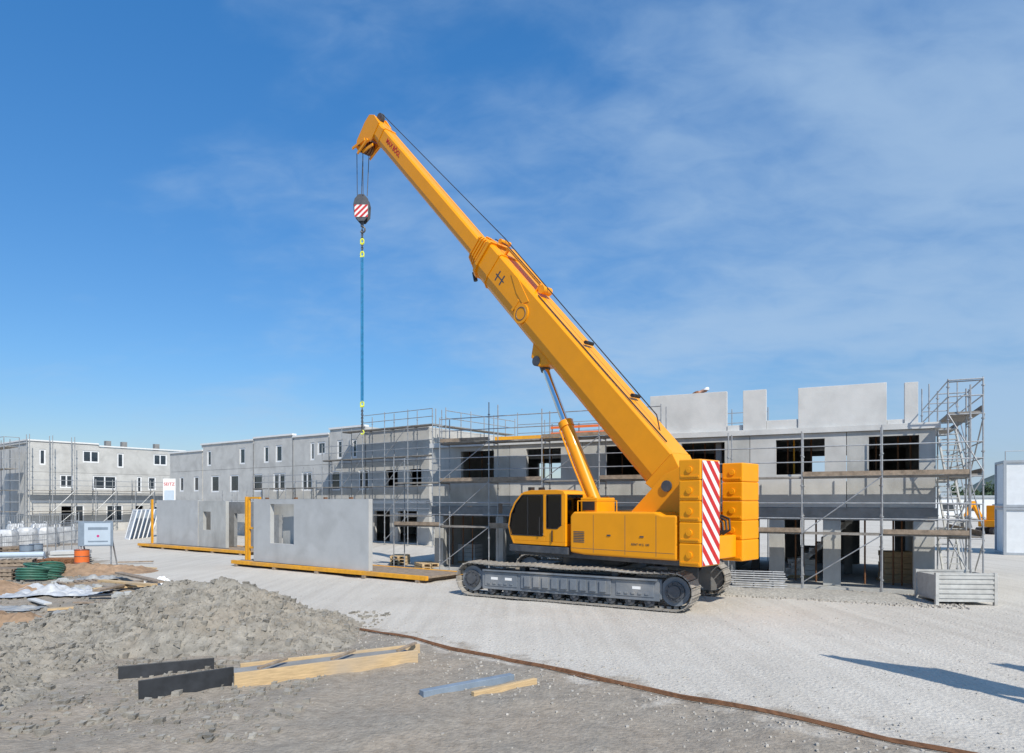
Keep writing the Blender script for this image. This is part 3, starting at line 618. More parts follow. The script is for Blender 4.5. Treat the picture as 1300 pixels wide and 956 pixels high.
m=MB(MU); m.tube((-3.55,-.55,2.35),(-3.55,.55,2.35),.34,24); m.tube((-3.55,-.58,2.35),(-3.55,-.5,2.35),.46,24); m.tube((-3.55,.5,2.35),(-3.55,.58,2.35),.46,24); m.build('winch_drum','dk',cr,smooth=True)
zz=[1.30,1.90,2.45,3.0,3.54,4.08]
for sd in (1,-1):
    a,c=(.66,1.72) if sd>0 else (-1.72,-.66)
    for k in range(5):
        z0_,z1_=zz[k]+.002,zz[k+1]-.002
        m=MB(MU); m.box(-4.67,-4.05,a,c,z0_,z1_); cw=m.build('counterweight_slab','yel',cr,bevel=.035,seg=3)
        yy=1.72 if sd>0 else -.66; zm=(z0_+z1_)/2
        m=MB(MU); m.tube((-4.36,yy-.02,zm),(-4.36,yy+.035,zm),.085,18); m.tube((-4.36,yy+.03,zm),(-4.36,yy+.037,zm),.04,12); m.build('lifting_boss','yel',cw,bevel=.01)
        m=MB(MU); m.box(-4.62,-4.10,yy-.02,yy+.018,z0_+.07,z0_+.12); m.build('casting_rib','yel',cw,bevel=.006)
m=MB(MU); m.box(-4.5,-4.06,-.64,.64,1.42,2.05); m.build('counterweight_base','yel',cr,bevel=.03)
m=MB(MU@Matrix.Translation((-4.69,1.66,1.34))@Matrix.Rotation(R(-90),4,'Z')); stripes(m,.90,2.7,.42,-1); m.build('warning_stripe_plate',['wht','red'],cr)
for q in range(4): m=MB(MU); m.path([(-4.2,-.3+.2*q,2.6),(-4.45,-.3+.2*q,2.5-.05*q),(-4.5,-.25+.2*q,2.2),(-4.3,-.2+.2*q,2.06)],.03); m.build('hydraulic_hose','blk',cr)
for y_,h_ in ((.1,3.4),(-.35,3.1)): m=MB(MU); m.tube((-4.1,y_,2.1),(-4.1,y_,h_),.055,10); m.build('exhaust_stack','dk',cr)
text('fleet_lettering','RENT W.S. 100',.09,'dk',MU@Matrix.Translation((-2.85,1.706,1.8))@Matrix.Rotation(R(180),4,'Z')@Matrix.Rotation(R(90),4,'X'),hs1,off=-.01)
# boom
BA=R(46.8); MBm=MU@Matrix.Translation((-3.05,0,3.48))@Matrix.Rotation(-BA,4,'Y')
def sect(w_,h_,o=0):
    a=w_/2;t_=h_/2
    return [(-a+.06,t_+o),(a-.06,t_+o),(a,t_-.07+o),(a,-t_*.35+o),(a*.86,-t_*.72+o),(a*.5,-t_*.96+o),(-a*.5,-t_*.96+o),(-a*.86,-t_*.72+o),(-a,-t_*.35+o),(-a,t_-.07+o)]
E0=11.4
m=MB(MBm); m.prism(sect(1.0,1.32),.6,E0,'x'); bm_=m.build('boom_base_section','yel',cr,bevel=.012)
m=MB(MBm)
m.add([(.6,-.5,.66),(.6,.5,.66),(.6,.5,-.58),(.6,-.5,-.58),(-.7,-.45,.3),(-.7,.45,.3),(-.7,.45,-.35),(-.7,-.45,-.35)],[(0,1,2,3),(7,6,5,4),(0,4,5,1),(1,5,6,2),(2,6,7,3),(3,7,4,0)]); m.build('boom_foot','yel',bm_,bevel=.02)
for s0,s1,w_,h_ in ((E0-.75,E0-.68,1.07,1.40),(E0-.02,E0+.12,1.14,1.48)):
    m=MB(MBm); m.prism(sect(w_,h_),s0,s1,'x'); m.build('boom_collar','yel',bm_,bevel=.012)
for k in range(4):
    w_,h_=.92-.05*k,1.18-.075*k; s0=E0+.12+.17*k
    m=MB(MBm); m.prism(sect(w_,h_),s0,s0+.10,'x'); m.prism(sect(w_+.08,h_+.11),s0+.10,s0+.17,'x'); m.box(s0+.10,s0+.165,-.12,.12,h_/2,h_/2+.11); m.box(s0+.10,s0+.165,-.12,.12,-h_/2-.12,-h_/2+.03); m.build('telescope_collar','yel',cr,bevel=.006)
m=MB(MBm); m.prism(sect(.62,.76),E0+.7,21.75,'x'); bi=m.build('telescopic_boom_section','yel',cr,bevel=.01)
m=MB(MBm); m.prism(sect(.68,.83),20.9,21.0,'x'); m.build('boom_band','yel',bi,bevel=.01)
for sg_ in (1,-1):
    m=MB(MBm); y_a,y_b=sorted((.45*sg_,.535*sg_)); m.tube((8.3,y_a,-.15),(8.3,y_b,-.15),.34,28); m.build('boom_side_disc','yel',bm_,bevel=.008)
m=MB(MBm); m.ring((8.3,.537,-.15),.22,.015,24,6,'y'); m.build('disc_rim','dk',bm_)
for pl_ in ([(8.3,.35),(9.3,.6),(9.7,.6),(9.7,.5),(9.0,.2),(8.5,.12)],[(8.7,-.35),(8.8,-.35),(8.8,.1),(8.7,.1)]):
    m=MB(MBm); m.prism(pl_,.495,.52,'y'); m.build('boom_side_plate','yel',bm_,bevel=.008)
for q_ in range(2): m=MB(MBm); m.box(9.9+.3*q_,9.96+.3*q_,.495,.506,-.1,.28); m.build('side_marking','dk',bm_)
m=MB(MBm); m.box(9.8,10.35,.495,.505,.07,.11); m.build('side_marking','dk',bm_)
m=MB(MBm); m.bar((8.6,0,.9),(10.9,0,.9),.4,.05); m.bar((8.6,.15,.62),(8.6,.15,.9),.08,.06); m.bar((10.8,.15,.62),(10.8,.15,.9),.08,.06); m.build('cable_guide','yel',bm_,bevel=.01)
m=MB(MBm); m.tube((8.4,-.22,.85),(8.4,.22,.85),.14,14); m.build('guide_roller','yel',bm_,smooth=True)
m=MB(MBm); m.tube((11.3,-.25,.9),(11.3,.25,.9),.09,12); m.build('guide_roller','yel',bm_,smooth=True)
m=MB(MBm); m.path([(1.,.4,.72),(4,.4,.70),(8.2,.4,.70)],.022); m.build('cable_line','blk',bm_)
m=MB(MBm); m.path([(8.6,.2,.97),(10.9,.2,.97),(11.6,.2,.8)],.02);  m.build('cable_line','blk',bm_)
m=MB(MBm); m.tube((11.8,.1,-.72),(11.5,.1,-.88),.08,10); m.build('underside_lamp','blk',bm_)
for s0 in (3.0,5.6): m=MB(MBm); m.tube((s0,-.2,.78),(s0,.2,.78),.06,10); m.build('rope_roller','blk',bm_)
m=MB(MBm); m.prism([(6.1,-.55),(7.3,-.55),(7.0,-.98),(6.5,-.98)],-.33,.33,'y'); m.build('cylinder_lug','yel',bm_,bevel=.03)
text('boom_lettering','MAX BÖGL',.27,'red',MBm@Matrix.Translation((19.7,.318,.12))@Matrix.Rotation(R(180),4,'Z')@Matrix.Rotation(R(90),4,'X'),bi)
MH=MBm@Matrix.Translation((-.45,0,0)); m=MB(MH)
hd=[(21.9,.38),(22.5,.44),(22.85,.28),(22.95,-.1),(22.95,-.95),(22.75,-1.22),(22.4,-1.25),(22.2,-.7),(21.9,-.38)]
for yy in (-.34,.28): m.prism(hd,yy,yy+.06,'y')
m.box(22.0,22.75,-.28,.28,-.34,.36); m.box(22.6,22.9,-.28,.28,-.6,-.4); he=m.build('boom_head','yel',cr,bevel=.01)
for yy in (-.2,-.07,.07,.2): m=MB(MH); m.tube((22.6,yy-.045,-.98),(22.6,yy+.045,-.98),.3,20); m.build('head_sheave','rust',he,smooth=True)
m=MB(MH); m.tube((22.6,-.42,-.98),(22.6,.42,-.98),.07,12); m.build('sheave_axle','dk',he,smooth=True)
m=MB(MH); m.tube((22.45,-.08,.42),(22.45,.08,.42),.22,20); m.build('deflector_sheave','dk',he,smooth=True)
for a,b_ in (((22.3,.4,-.6),(22.9,.4,-1.35)),((22.1,.4,-.5),(22.35,.4,-1.3)),((22.2,-.4,-.5),(22.6,-.42,-1.4)),((21.7,.3,-.5),(22.2,.3,-1.1))): m=MB(MH); m.bar(a,b_,.05,.11); m.build('head_bracket','yel',he)
m=MB(MBm); m.tube((-.6,.05,-.6),(2.,.05,.9),.018,6); m.tube((2.,.05,.9),(11.4,.05,1.03),.018,6); m.tube((11.4,.05,1.03),(22.0,.03,.63),.016,6); m.build('hoist_rope','blk',cr)
for (x0,y0,x1,y1,) in ((12.80,-.15,12.88,-.1),(12.85,.15,12.91,.1),(13.30,-.15,13.35,-.1),(13.33,.15,13.37,.1)): m=MB(MU); m.tube((x0,y0,18.8),(x1,y1,16.8),.017,6); m.build('hook_rope','dk',cr)
p0=Vector((-.05,0,2.95)); p1=Vector((2.2,0,7.75)); dd=(p1-p0)
m=MB(MU); m.tube(p0,p0+dd*.55,.21,20); m.tube(p0+dd*.52,p0+dd*.56,.25,20); m.tube(p0-Vector((0,.3,0)),p0+Vector((0,.3,0)),.15,16); lc=m.build('lifting_cylinder','yel',cr,smooth=True)
m=MB(MU); m.tube(p0+dd*.56,p0+dd*.97,.125,20); m.build('cylinder_rod','chrome',lc,smooth=True)
m=MB(MU); m.tube(p1-Vector((0,.36,0)),p1+Vector((0,.36,0)),.17,16); m.tube(p0+dd*.94,p0+dd*.99,.17,16); m.build('rod_eye','dk',lc,smooth=True)
m=MB(MU); m.path([p0+Vector((.2,.2,.1)),p0+dd*.25+Vector((.2,.2,0)),p0+dd*.5+Vector((.2,.2,0))],.03); m.build('cylinder_pipe','yel',lc)
for yy in (-.42,.34): m=MB(MU); m.prism([(-.7,1.46),(.7,1.46),(.25,3.1),(-.3,3.15)],yy,yy+.08,'y'); m.build('cylinder_bracket','yel',cr,bevel=.015)
hp_=MU@Vector((13.13,0,0)); hp_=Vector((hp_.x+CC.x,hp_.y+CC.y,15.6))
hk=thing('hook_block','grey hook block with red white striped cheeks hanging from the boom tip','hook',hp_,0)
for s_ in (-1,1):
    m=MB(); y=.2*s_; m.prism([(-.33,.3),(-.36,.8),(-.3,1.05),(-.12,1.25),(.12,1.25),(.3,1.05),(.36,.8),(.33,.3),(.12,.05),(-.12,.05)],min(y,y-.05*s_),max(y,y-.05*s_),'y'); m.build('cheek_plate','dk',hk)
m=MB(); m.tube((0,-.14,.85),(0,.14,.85),.34,24); m.build('sheave','dk',hk,smooth=True)
m=MB(Matrix.Translation((-.3,-.202,.22))); stripes(m,.6,.55,.26,1); m.build('striped_plate',['wht','red'],hk)
m=MB(); m.tube((0,0,.1),(0,0,-.15),.07,10)
m.path([Vector((.02+.11*math.sin(a),0,-.28+.13*math.cos(a))) for a in [R(x) for x in range(-10,260,27)]],.04,8); m.build('hook','dk',hk)
sg=thing('lifting_sling','long thin blue lifting sling with small bright yellow shackles, below the hook block','sling',(hp_.x,hp_.y,6.2))
for x_s in (-.035,.035): m=MB(); m.tube((x_s,0,1.3),(x_s*.9,0,7.9),.034,10); m.build('sling_strand','blue',sg,smooth=True)
for z0,z1 in ((7.88,8.12),(8.48,8.68),(1.08,1.32)):
    m=MB(); m.ring((0,0,(z0+z1)/2),.075,.03,14,6,'y',1.6); m.tube((-.09,0,z0),(.09,0,z0+.03),.035,8); m.build('shackle','hi',sg,smooth=True)
m=MB()
for z in [8.2+.08*i for i in range(4)]+[8.74+.08*i for i in range(6)]+[.0+.08*i for i in range(13)]: m.ring((0,0,z),.04,.02,10,5,'y' if int(z*100/8)%2 else 'x',1.4)
m.build('end_chain','dk',sg)
m=MB(); m.path([Vector((.08*math.sin(R(a)),0,-.08+.09*math.cos(R(a)))) for a in range(-10,260,27)],.028,8); m.build('sling_hook','hi',sg)
# ================================================================ precast panels on yellow racks
def rack(fr,W,label,posts,h=3.2):
    t=thing('transport_rack',label,'rack',(fr.L.x,fr.L.y,0),fr.rz,)
    L_=fr.len
    m=MB(); m.box(0,L_,-.05,.1,.1,.26); m.build('side_beam','yel2',t,bevel=.01)
    m=MB(); m.box(0,L_,W-.1,W+.05,.1,.26); m.build('side_beam','yel2',t,bevel=.01)
    m=MB(); m.box(.05,L_-.05,.1,W-.1,.16,.24); m.build('rack_bed','woodg',t)
    for k in range(5): x=.4+(L_-.8)*k/4; m=MB(); m.box(x-.08,x+.08,-.1,W+.1,.0,.1); m.build('bearer','woodg',t)
    for x,v_ in posts:
        m=MB(); m.box(x-.06,x+.06,v_-.06,v_+.06,.24,h); m.build('upright','yel2',t,bevel=.008)
    return t
P1=Frame((-13.0,31.7),(-3.1,24.8))
rack(P1,2.1,'long yellow edged rack carrying the wide precast wall panel with a window opening',[(.25,.6)])
t=thing('end_frame','yellow open steel frame standing at the left end of the wide panel','frame',(P1.L.x,P1.L.y,.24),P1.rz)
for x in (.45,1.25): m=MB(); m.box(x-.05,x+.05,.55,.65,0,2.95); m.build('post','yel2',t)
for z in (.55,1.45,2.86): m=MB(); m.box(.505,1.195,.56,.64,z,z+.09); m.build('rung','yel2',t)
fw=Frame(G(322,711,.3).xy,G(468,724,.3).xy)
def panel(fr,z0,z1,th,ops_,label,m_='conc_p'):
    m=MB(); wall(m,0,fr.len,0,z1-z0,th,ops_); o=m.build('precast_wall_panel',m_,None,loc=(fr.L.x,fr.L.y,z0),rz=fr.rz); return tag(o,label,'wall panel')
o0,o1=fw.u(343),fw.u(373)
o=panel(fw,.265,3.08,.2,[(o0,o1,.85,2.6)],'wide pale precast concrete wall panel with one square window opening, under the hanging sling')
for x in (.9,3.,5.,6.6):
    if x<fw.len: m=MB(); m.box(x-.06,x+.06,.04,.16,2.817,2.89); m.build('lifting_anchor','rust',o)
fw2=Frame((fw.L.x+.1,fw.L.y+.75),(fw.R.x-3.4,fw.R.y+3.2))
panel(fw2,.265,3.0,.18,[(.7,1.7,.0,2.1)],'grey precast panel with a door opening, close behind the wide panel','conc')
P2=Frame((-24.3,44.4),(-14.6,37.4))
rack(P2,2.4,'yellow edged rack farther left carrying two narrower precast panels',[(.6,.6)],3.1)
q0=Frame((-23.0,44.2),(-16.6,39.6))
q1=Frame((q0.L.x,q0.L.y),(q0.L.x+q0.c*4.9,q0.L.y+q0.s*4.9)); panel(q1,.265,3.05,.2,[],'plain pale precast panel on the farther rack, left of the two')
q2=Frame((q0.L.x+q0.c*5.0,q0.L.y+q0.s*5.0),(q0.R.x,q0.R.y)); panel(q2,.265,3.0,.2,[(.5,1.3,1.,2.1)],'precast panel with a small opening on the farther rack, right of the two','conc')
q3=Frame((q0.L.x+.5,q0.L.y+1.1),(q0.R.x+3.5,q0.R.y-1.2)); panel(q3,.265,2.95,.2,[(7.2,8.3,0,2.0)],'darker precast panel standing behind the farther rack pair','conc_d')
for i in range(6):
    x,y=G(158+5.5*i,684-.6*i).xy
    t=thing('window_unit',['white framed window unit leaning at the left end of the row','second leaning window unit from the left end of the row','third leaning window unit from the left end of the row','third leaning window unit from the right end of the row','second leaning window unit from the right end of the row','white framed window unit leaning at the right end of the row'][i],'window',(x,y,0),R(-50),'window units leaning in a row')
    Mx=Matrix.Rotation(R(-14),4,'X'); m=MB(Mx)
    for a in ((0,.1,0,2.4),(1.5,1.6,0,2.4),(.1,1.5,0,.1),(.1,1.5,2.3,2.4)): m.box(a[0],a[1],0,.08,a[2],a[3])
    m.build('frame','white',t); m=MB(Mx); m.box(.1,1.5,.03,.05,.1,2.3); m.build('pane','pale' if i%2 else 'tarp',t)
t=thing('advertising_banner','white banner with red lettering on a thin pole in front of the grey shells','sign',(gx(215,58),58,0),R(8))
m=MB(); m.tube((-.5,0.06,0),(-.5,.06,5.0),.04,8); m.build('pole','steel',t)
m=MB(); m.box(-.5,.5,-.02,.02,2.7,4.9); bn=m.build('banner_cloth','wht',t)
text('banner_lettering','SEITZ',.36,'red',Matrix.Translation((0,-.025,4.42))@Matrix.Rotation(R(90),4,'X'),bn)
m=MB(); m.box(-.4,.4,-.026,-.021,2.9,3.9); m.build('banner_print','pale',bn)
p=G(122,722)
t=thing('notice_board','grey blue board on legs with a pale sheet and small magenta emblem, standing on soil','sign',(p.x,p.y,0),R(12))
for x in (-.6,.6): m=MB(); m.bar((x,0,0),(x,0,2.0),.06,.06); m.bar((x,.05,1.5),(x,.8,0),.05,.05,(1,0,0)); m.build('leg','steel',t)
m=MB(); m.box(-.7,.7,-.06,-.02,1.0,2.1); bd=m.build('board','bluep',t,bevel=.01)
m=MB(); m.box(-.45,.6,-.068,-.061,1.06,2.02); m.build('poster','pale',bd)
m=MB(); m.tube((.1,-.069,1.45),(.1,-.074,1.45),.055,20); m.build('emblem','magenta',bd)
m=MB(); m.box(-.3,.5,-.072,-.069,1.72,1.84); m.build('poster_heading','bluep',bd)
m=MB(); m.box(-.3,.5,-.072,-.069,1.18,1.24); m.build('poster_line','bluep',bd)
for i,(px,py,h) in enumerate(((8,700,1.3),(34,697,1.35),(60,694,1.3),(84,692,1.25),(20,686,1.3),(50,684,1.2))):
    p=G(px,py); t=thing('bulk_bag',['white bulk bag on a pallet at the left picture edge','second white bulk bag from the left edge','white bulk bag in the middle of the front row','white bulk bag at the right end of the front row','white bulk bag behind the front row, left one','white bulk bag behind the front row, right one'][i],'bag',(p.x,p.y,0),R(20+7*i),'white bulk bags on pallets')
    m=MB()
    for k in range(3): m.box(-.6,.6,-.5+.42*k,-.38+.42*k,0,.1)
    m.box(-.6,.6,-.55,.55,.1,.14); m.build('pallet','woodg',t)
    m=MB(); n=14;rows=7;vs=[]
    for j in range(rows+1):
        f=j/rows; rr=.52*(1+.1*math.sin(f*math.pi))
        for k in range(n):
            a=2*math.pi*k/n; cx_,sy_=math.cos(a),math.sin(a); q=(abs(cx_)**4+abs(sy_)**4)**-.25
            q=rr*q*(1+.10*noise.noise(Vector((cx_*2,sy_*2,f*4+i*3)))); 
            if j==rows: q*=.82
            vs.append((cx_*q,sy_*q,.14+(h-.14)*f))
    fs=[(j*n+k,j*n+(k+1)%n,(j+1)*n+(k+1)%n,(j+1)*n+k) for j in range(rows) for k in range(n)]+[tuple(range(rows*n,rows*n+n))]
    m.add(vs,fs); m.build('bag_body','tarp',t,smooth=True)
    for x in (-.4,.4): m=MB(); m.path([(x,-.4,h-.05),(x,-.2,h+.15),(x,.2,h+.15),(x,.4,h-.05)],.025); m.build('lifting_strap','wht',t)
def fence(a,b_,hgt,label,step=.25):
    fc=Frame(a,b_); t=thing('mesh_fence',label,'fence',(fc.L.x,fc.L.y,0),fc.rz)
    for k in range(5):
        x=fc.len*k/4; m=MB(); m.tube((x,0,0),(x,0,hgt+.1),.03,6); m.build('post','steel',t)
    m=MB()
    for k in range(int(fc.len/step)): m.tube((step*k,0,.15),(step*k,0,hgt-.05),.012,4)
    for z in (.15,hgt*.4,hgt*.7,hgt-.05): m.tube((0,0,z),(fc.len,0,z),.02,4)
    m.build('mesh_infill','steel',t)
fence(G(-10,692).xy,G(100,682).xy,2.0,'low steel mesh site fence behind the white bulk bags')
fence(G(-20,712).xy,G(60,704).xy,1.2,'low steel railing in front of the white bulk bags',.12)
fence(G(60,708).xy,G(100,700).xy,1.8,'short mesh fence panel left of the notice board',.15)
p=G(9,668); t=thing('marker_mast','thin yellow mast with a small lamp at the far left edge','mast',(p.x,p.y,0))
m=MB(); m.tube((0,0,0),(0,0,6.2),.1,8,.06); m.build('mast','yel2',t); m=MB(); m.box(-.15,.15,-.15,.15,6.2,6.7); m.build('lamp','wht',t)
# ================================================================ soil heap
def segd(x,y,ax,ay,bx,by,sxr,sxl,sy):
    dx,dy=bx-ax,by-ay;t=max(0,min(1,((x-ax)*dx+(y-ay)*dy)/(dx*dx+dy*dy)));qx,qy=x-(ax+dx*t),y-(ay+dy*t)
    return math.hypot(qx/(sxr if qx>0 else sxl),qy/sy)
def hh(x,y):
    w_=.14*noise.noise(Vector((x*.6,y*.6,2)))
    b1=max(0,1-segd(x,y,-9.1,15.2,-6.2,15.5,3.1,3.4,2.5)-w_); b2=max(0,1-segd(x,y,-9.4,14.4,-9.6,10.4,2.3,3.4,1.8)-w_)
    top=.50+.62*math.exp(-((x+6.9)/1.9)**2)
    h=max(top*(b1**.82)*1.08,.40*b2**.8,0); base=max(b1,b2)
    h+=min(1,base*4)*(.12*noise.noise(Vector((x*1.1,y*1.1,1)))+.10*noise.noise(Vector((x*2.7,y*2.7,4)))+.075*abs(noise.noise(Vector((x*5,y*5,7))))+.055*noise.noise(Vector((x*11,y*11,7)))+.035*noise.noise(Vector((x*24,y*24,1))))
    return h-.14+min(.14,base*.9)
n1_,n2_=400,340;vs=[]
for j in range(n2_+1):
    for i in range(n1_+1):
        x=-14.5+11.7*i/n1_; y=7.4+11.4*j/n2_; vs.append((x+7.5,y-15.4,hh(x,y)))
fs=[(j*(n1_+1)+i,j*(n1_+1)+i+1,(j+1)*(n1_+1)+i+1,(j+1)*(n1_+1)+i) for j in range(n2_) for i in range(n1_)]
m=MB(); m.add(vs,fs)
M['heap']=mat('heap_soil',(.27,.25,.215),.97,var=.33,scale=3.5,bump=1.0,bscale=26,dirt=(.31,.25,.185),dirtamt=.4,spec=.1)
tag(m.build('soil_heap','heap',None,loc=(-7.5,15.4,0),recalc=False,smooth=False),'large heap of grey brown excavated soil in the near left','soil heap')
m=MB()
for k in range(8500):
    x=random.uniform(-14,-3.2);y=random.uniform(8.5,18.4);h=hh(x,y)
    if h<.02 and random.random()<.5: continue
    r_=random.choice((.015,.02,.025,.035,.06))*random.uniform(.6,1.5); m.rock((x,y,max(h,gh(x,y))+r_*.2),r_)
tag(m.build('soil_clods','clod',recalc=False),'loose clods scattered over the soil heap','clods',kind='stuff')
m=MB()
for k in range(6500):
    q=random.random()
    if q<.5: u=random.uniform(7,19.5);v_=random.uniform(-3.3,-.2);x=A.L.x+u*A.c-v_*A.s;y=A.L.y+u*A.s+v_*A.c;r_=random.uniform(.02,.055)
    elif q<.8: x=random.uniform(-12,14);y=random.uniform(7.5,26);r_=random.uniform(.008,.02)
    else:
        t_=random.random();x=-9+16*t_+random.gauss(0,.8);y=20.5-13.4*t_+random.gauss(0,.8)-1.0;r_=random.uniform(.01,.03)
    m.rock((x,y,gh(x,y)+r_*.2),r_)
tag(m.build('gravel_stones','gravel',recalc=False),'loose crushed stones scattered over the site ground','stones',kind='stuff')
n1_,n2_=120,24;vs=[]
for j in range(n2_+1):
    for i in range(n1_+1):
        u=6.5+13.5*i/n1_;v_=-3.2+3.0*j/n2_;x=A.L.x+u*A.c-v_*A.s;y=A.L.y+u*A.s+v_*A.c
        e=min(1,4*min(i/n1_,1-i/n1_))*math.sin(j/n2_*math.pi)
        vs.append((x,y,-.03+.17*e*(1+.6*noise.noise(Vector((x*.8,y*.8,0))))+.03*e*noise.noise(Vector((x*5,y*5,0)))))
fs=[(j*(n1_+1)+i,j*(n1_+1)+i+1,(j+1)*(n1_+1)+i+1,(j+1)*(n1_+1)+i) for j in range(n2_) for i in range(n1_)]
m=MB(); m.add(vs,fs); M['bank']=mat('gravel_bank_stone',(.38,.36,.32),.95,var=.4,scale=14,bump=1,bscale=30,spec=.1)
tag(m.build('gravel_bank','bank',recalc=False,smooth=True),'low bank of grey crushed stone along the open shell','gravel',kind='structure')
# ================================================================ foreground formwork
def board(name,label,cat,p,q,w_,h_,z0,m_,group=None,tilt=0):
    p=Vector((p[0],p[1]));q=Vector((q[0],q[1]));d=q-p;m=MB(); m.box(0,d.length,-w_/2,w_/2,0,h_)
    o=m.build(name,m_,None,bevel=.006,loc=(p.x,p.y,z0),rz=math.atan2(d.y,d.x)); o.rotation_euler.x=tilt; return tag(o,label,cat,group)
a=G(297,872);c=G(530,840)
board('formwork_beam','pale timber formwork beam on edge in the near foreground','beam',(a.x,a.y),(c.x,c.y),.06,.27,-.05,'wood')
board('formwork_beam','second pale timber beam, just behind the near timber beam','beam',(a.x-.2,a.y+.75),(c.x-.05,c.y+.66),.06,.25,-.05,'wood')
for i,f_ in enumerate((.12,.5,.88)):
    pp=a+(c-a)*f_; q_=pp+Vector((.22,.72,0))
    board('formwork_tie',['cross batten tying the two timber beams at the left','cross batten tying the two timber beams in the middle','cross batten tying the two timber beams at the right'][i],'batten',(pp.x-.02,pp.y+.03),(q_.x,q_.y),.06,.04,.225,'woodg')
m=MB(); d=(c-a).normalized(); m.box(0,(c-a).length-.05,.04,.64,-.02,.15); tag(m.build('concrete_footing','conc_d',None,loc=(a.x,a.y,0),rz=math.atan2(d.y,d.x)),'grey concrete strip footing between the two timber formwork beams','footing',)
board('black_form_board','long black film faced board, the farther of two beside the timber beams','board',G(150,862).xy,G(272,850).xy,.04,.24,-.03,'film',tilt=-.1)
board('black_form_board','black film faced board nearest the camera, left of the timber beams','board',G(176,890).xy,G(297,870).xy,.04,.34,-.04,'film',tilt=-.08)
board('grey_form_beam','grey blue beam lying low in the foreground, right of the timber beams','beam',G(535,884).xy,G(650,862).xy,.14,.14,-.05,'bluep')
board('timber_batten','short timber batten on the soil at the bottom centre','batten',G(600,884).xy,G(680,866).xy,.08,.10,-.03,'wood')
for i in range(3):
    o_=.06*i
    p=G(412,790)+Vector((-.05,-o_,0));q=Vector((5.6,7.9-o_*1.3,0)); m=MB(); pts=[]
    for k in range(25):
        t_=k/24; x=p.x+(q.x-p.x)*t_; y=p.y+(q.y-p.y)*t_+.035*math.sin(t_*5+i*.7); pts.append(Vector((x-p.x,y-p.y,gh(x,y)+.03)))
    m.path(pts,.012 if i else .022,6)
    tag(m.build('reinforcing_bar','rust',None,loc=(p.x,p.y,0)),['thick rusty steel bar lying along the gravel edge, the farthest of three','thin rusty bar in the middle of the three along the gravel edge','thin rusty bar nearest the soil of the three along the gravel edge'][i],'steel bar','rusty bars along the gravel edge')
# ================================================================ left clutter
def sheet(px,py,w_,d_,label,m_='tarpd',rz=0,amp=.12,name='plastic_sheet'):
    p=G(px,py); n=34;vs=[]
    for j in range(n+1):
        for i in range(n+1):
            ed=1+.22*noise.noise(Vector((j*.25,i*.25,px)))
            x=(i/n-.5)*w_*ed;y=(j/n-.5)*d_*ed; r_=max(0,1-math.hypot(i/n*2-1,j/n*2-1)**2*.8)
            vs.append((x,y,.03+amp*r_*(abs(noise.noise(Vector((x*1.7,y*1.7,px))))*1.6+.5*abs(noise.noise(Vector((x*5,y*5,px)))))))
    m=MB(); m.add(vs,[(j*(n+1)+i,j*(n+1)+i+1,(j+1)*(n+1)+i+1,(j+1)*(n+1)+i) for j in range(n) for i in range(n)])
    return tag(m.build(name,m_,None,loc=(p.x,p.y,0),rz=rz,recalc=False,smooth=True),label,'sheet')
sheet(70,754,2.9,1.8,'crumpled grey plastic sheet on the soil',amp=.35,rz=.2,m_='tarp')
sheet(14,774,1.5,.9,'smaller dusty crumpled sheet at the left edge',amp=.2)
sheet(200,744,1.1,.7,'bright white crumpled plastic bag beside the planks','white',amp=.6,name='plastic_bag')
sheet(125,736,1.5,1.1,'dusty sheet lying behind the crumpled grey sheet',rz=-.3,amp=.25)
sheet(25,806,.5,.4,'small white paper scrap in front of the soil heap','white',amp=.12,name='paper_scrap')
sheet(90,784,1.3,.5,'narrow grey sheet at the foot of the soil heap','tarpd',amp=.25,rz=.4)
for i,(px,py,r_) in enumerate(((40,737,.5),(58,735,.48),(48,731,.5),(66,730,.42))):
    p=G(px,py); m=MB()
    for k in range(5): m.ring((.03*math.sin(k*2),.03*math.cos(k*3),.06+.09*k),r_*(1-.05*(k%2)),.045,24,6,'z')
    o=m.build('hose_coil','green',None,smooth=True,loc=(p.x,p.y,0),rz=i); o.rotation_euler=(.15*(i-1),.2*(i%2),i)
    tag(o,['coil of dark green pipe at the front left of the group','coil of dark green pipe at the front right of the group','coil of dark green pipe at the back of the group','smallest coil of dark green pipe, rightmost of the group'][i],'pipe coil','coils of green pipe on the soil')
pl=[((118,752),(185,747)),((122,757),(178,744)),((128,746),(196,752)),((85,782),(150,774)),((90,790),(140,786)),((150,735),(205,748))]
lbl=['brown plank in the heap behind the soil mound, pointing right','brown plank crossing the others at a slant','brown plank on top of the small plank heap','weathered board lying left of the soil mound','short weathered board in front of the other board','plank running towards the white plastic bag']
for i,((a0,b0),(a1,b1)) in enumerate(pl): board('plank',lbl[i],'plank',G(a0,b0).xy,G(a1,b1).xy,.24,.07,.07+.07*(i%3),'woodg' if i%2 else 'wood','loose planks left of the soil heap')
for i,(px,py) in enumerate(((4,735),(22,727),(100,742),(14,712),(508,716),(542,722))):
    p=G(px,py); t=thing('timber_pallet',['stack of pallets at the left edge','grey pallet stack behind the edge stack','low pallet beside the green coils','farther pallet stack behind the green coils','pallet stack behind the right end of the wide panel rack','low pallet stack beside the left corner of the open shell'][i],'pallet',(p.x,p.y,0),.4*i)
    for lv in range((3,4,1,5,3,2)[i]):
        m=MB(); z=.15*lv
        for k in range(3): m.box(-.6,.6,-.4+.35*k,-.3+.35*k,z,z+.1)
        for k in range(6): m.box(-.6+.22*k,-.46+.22*k,-.4,.4,z+.1,z+.125)
        m.build('pallet_layer','woodg' if i<4 else 'wood',t)
p=G(88,716); t=thing('slab_stack','stack of three grey concrete slabs beside the notice board','slabs',(p.x,p.y,0),.3)
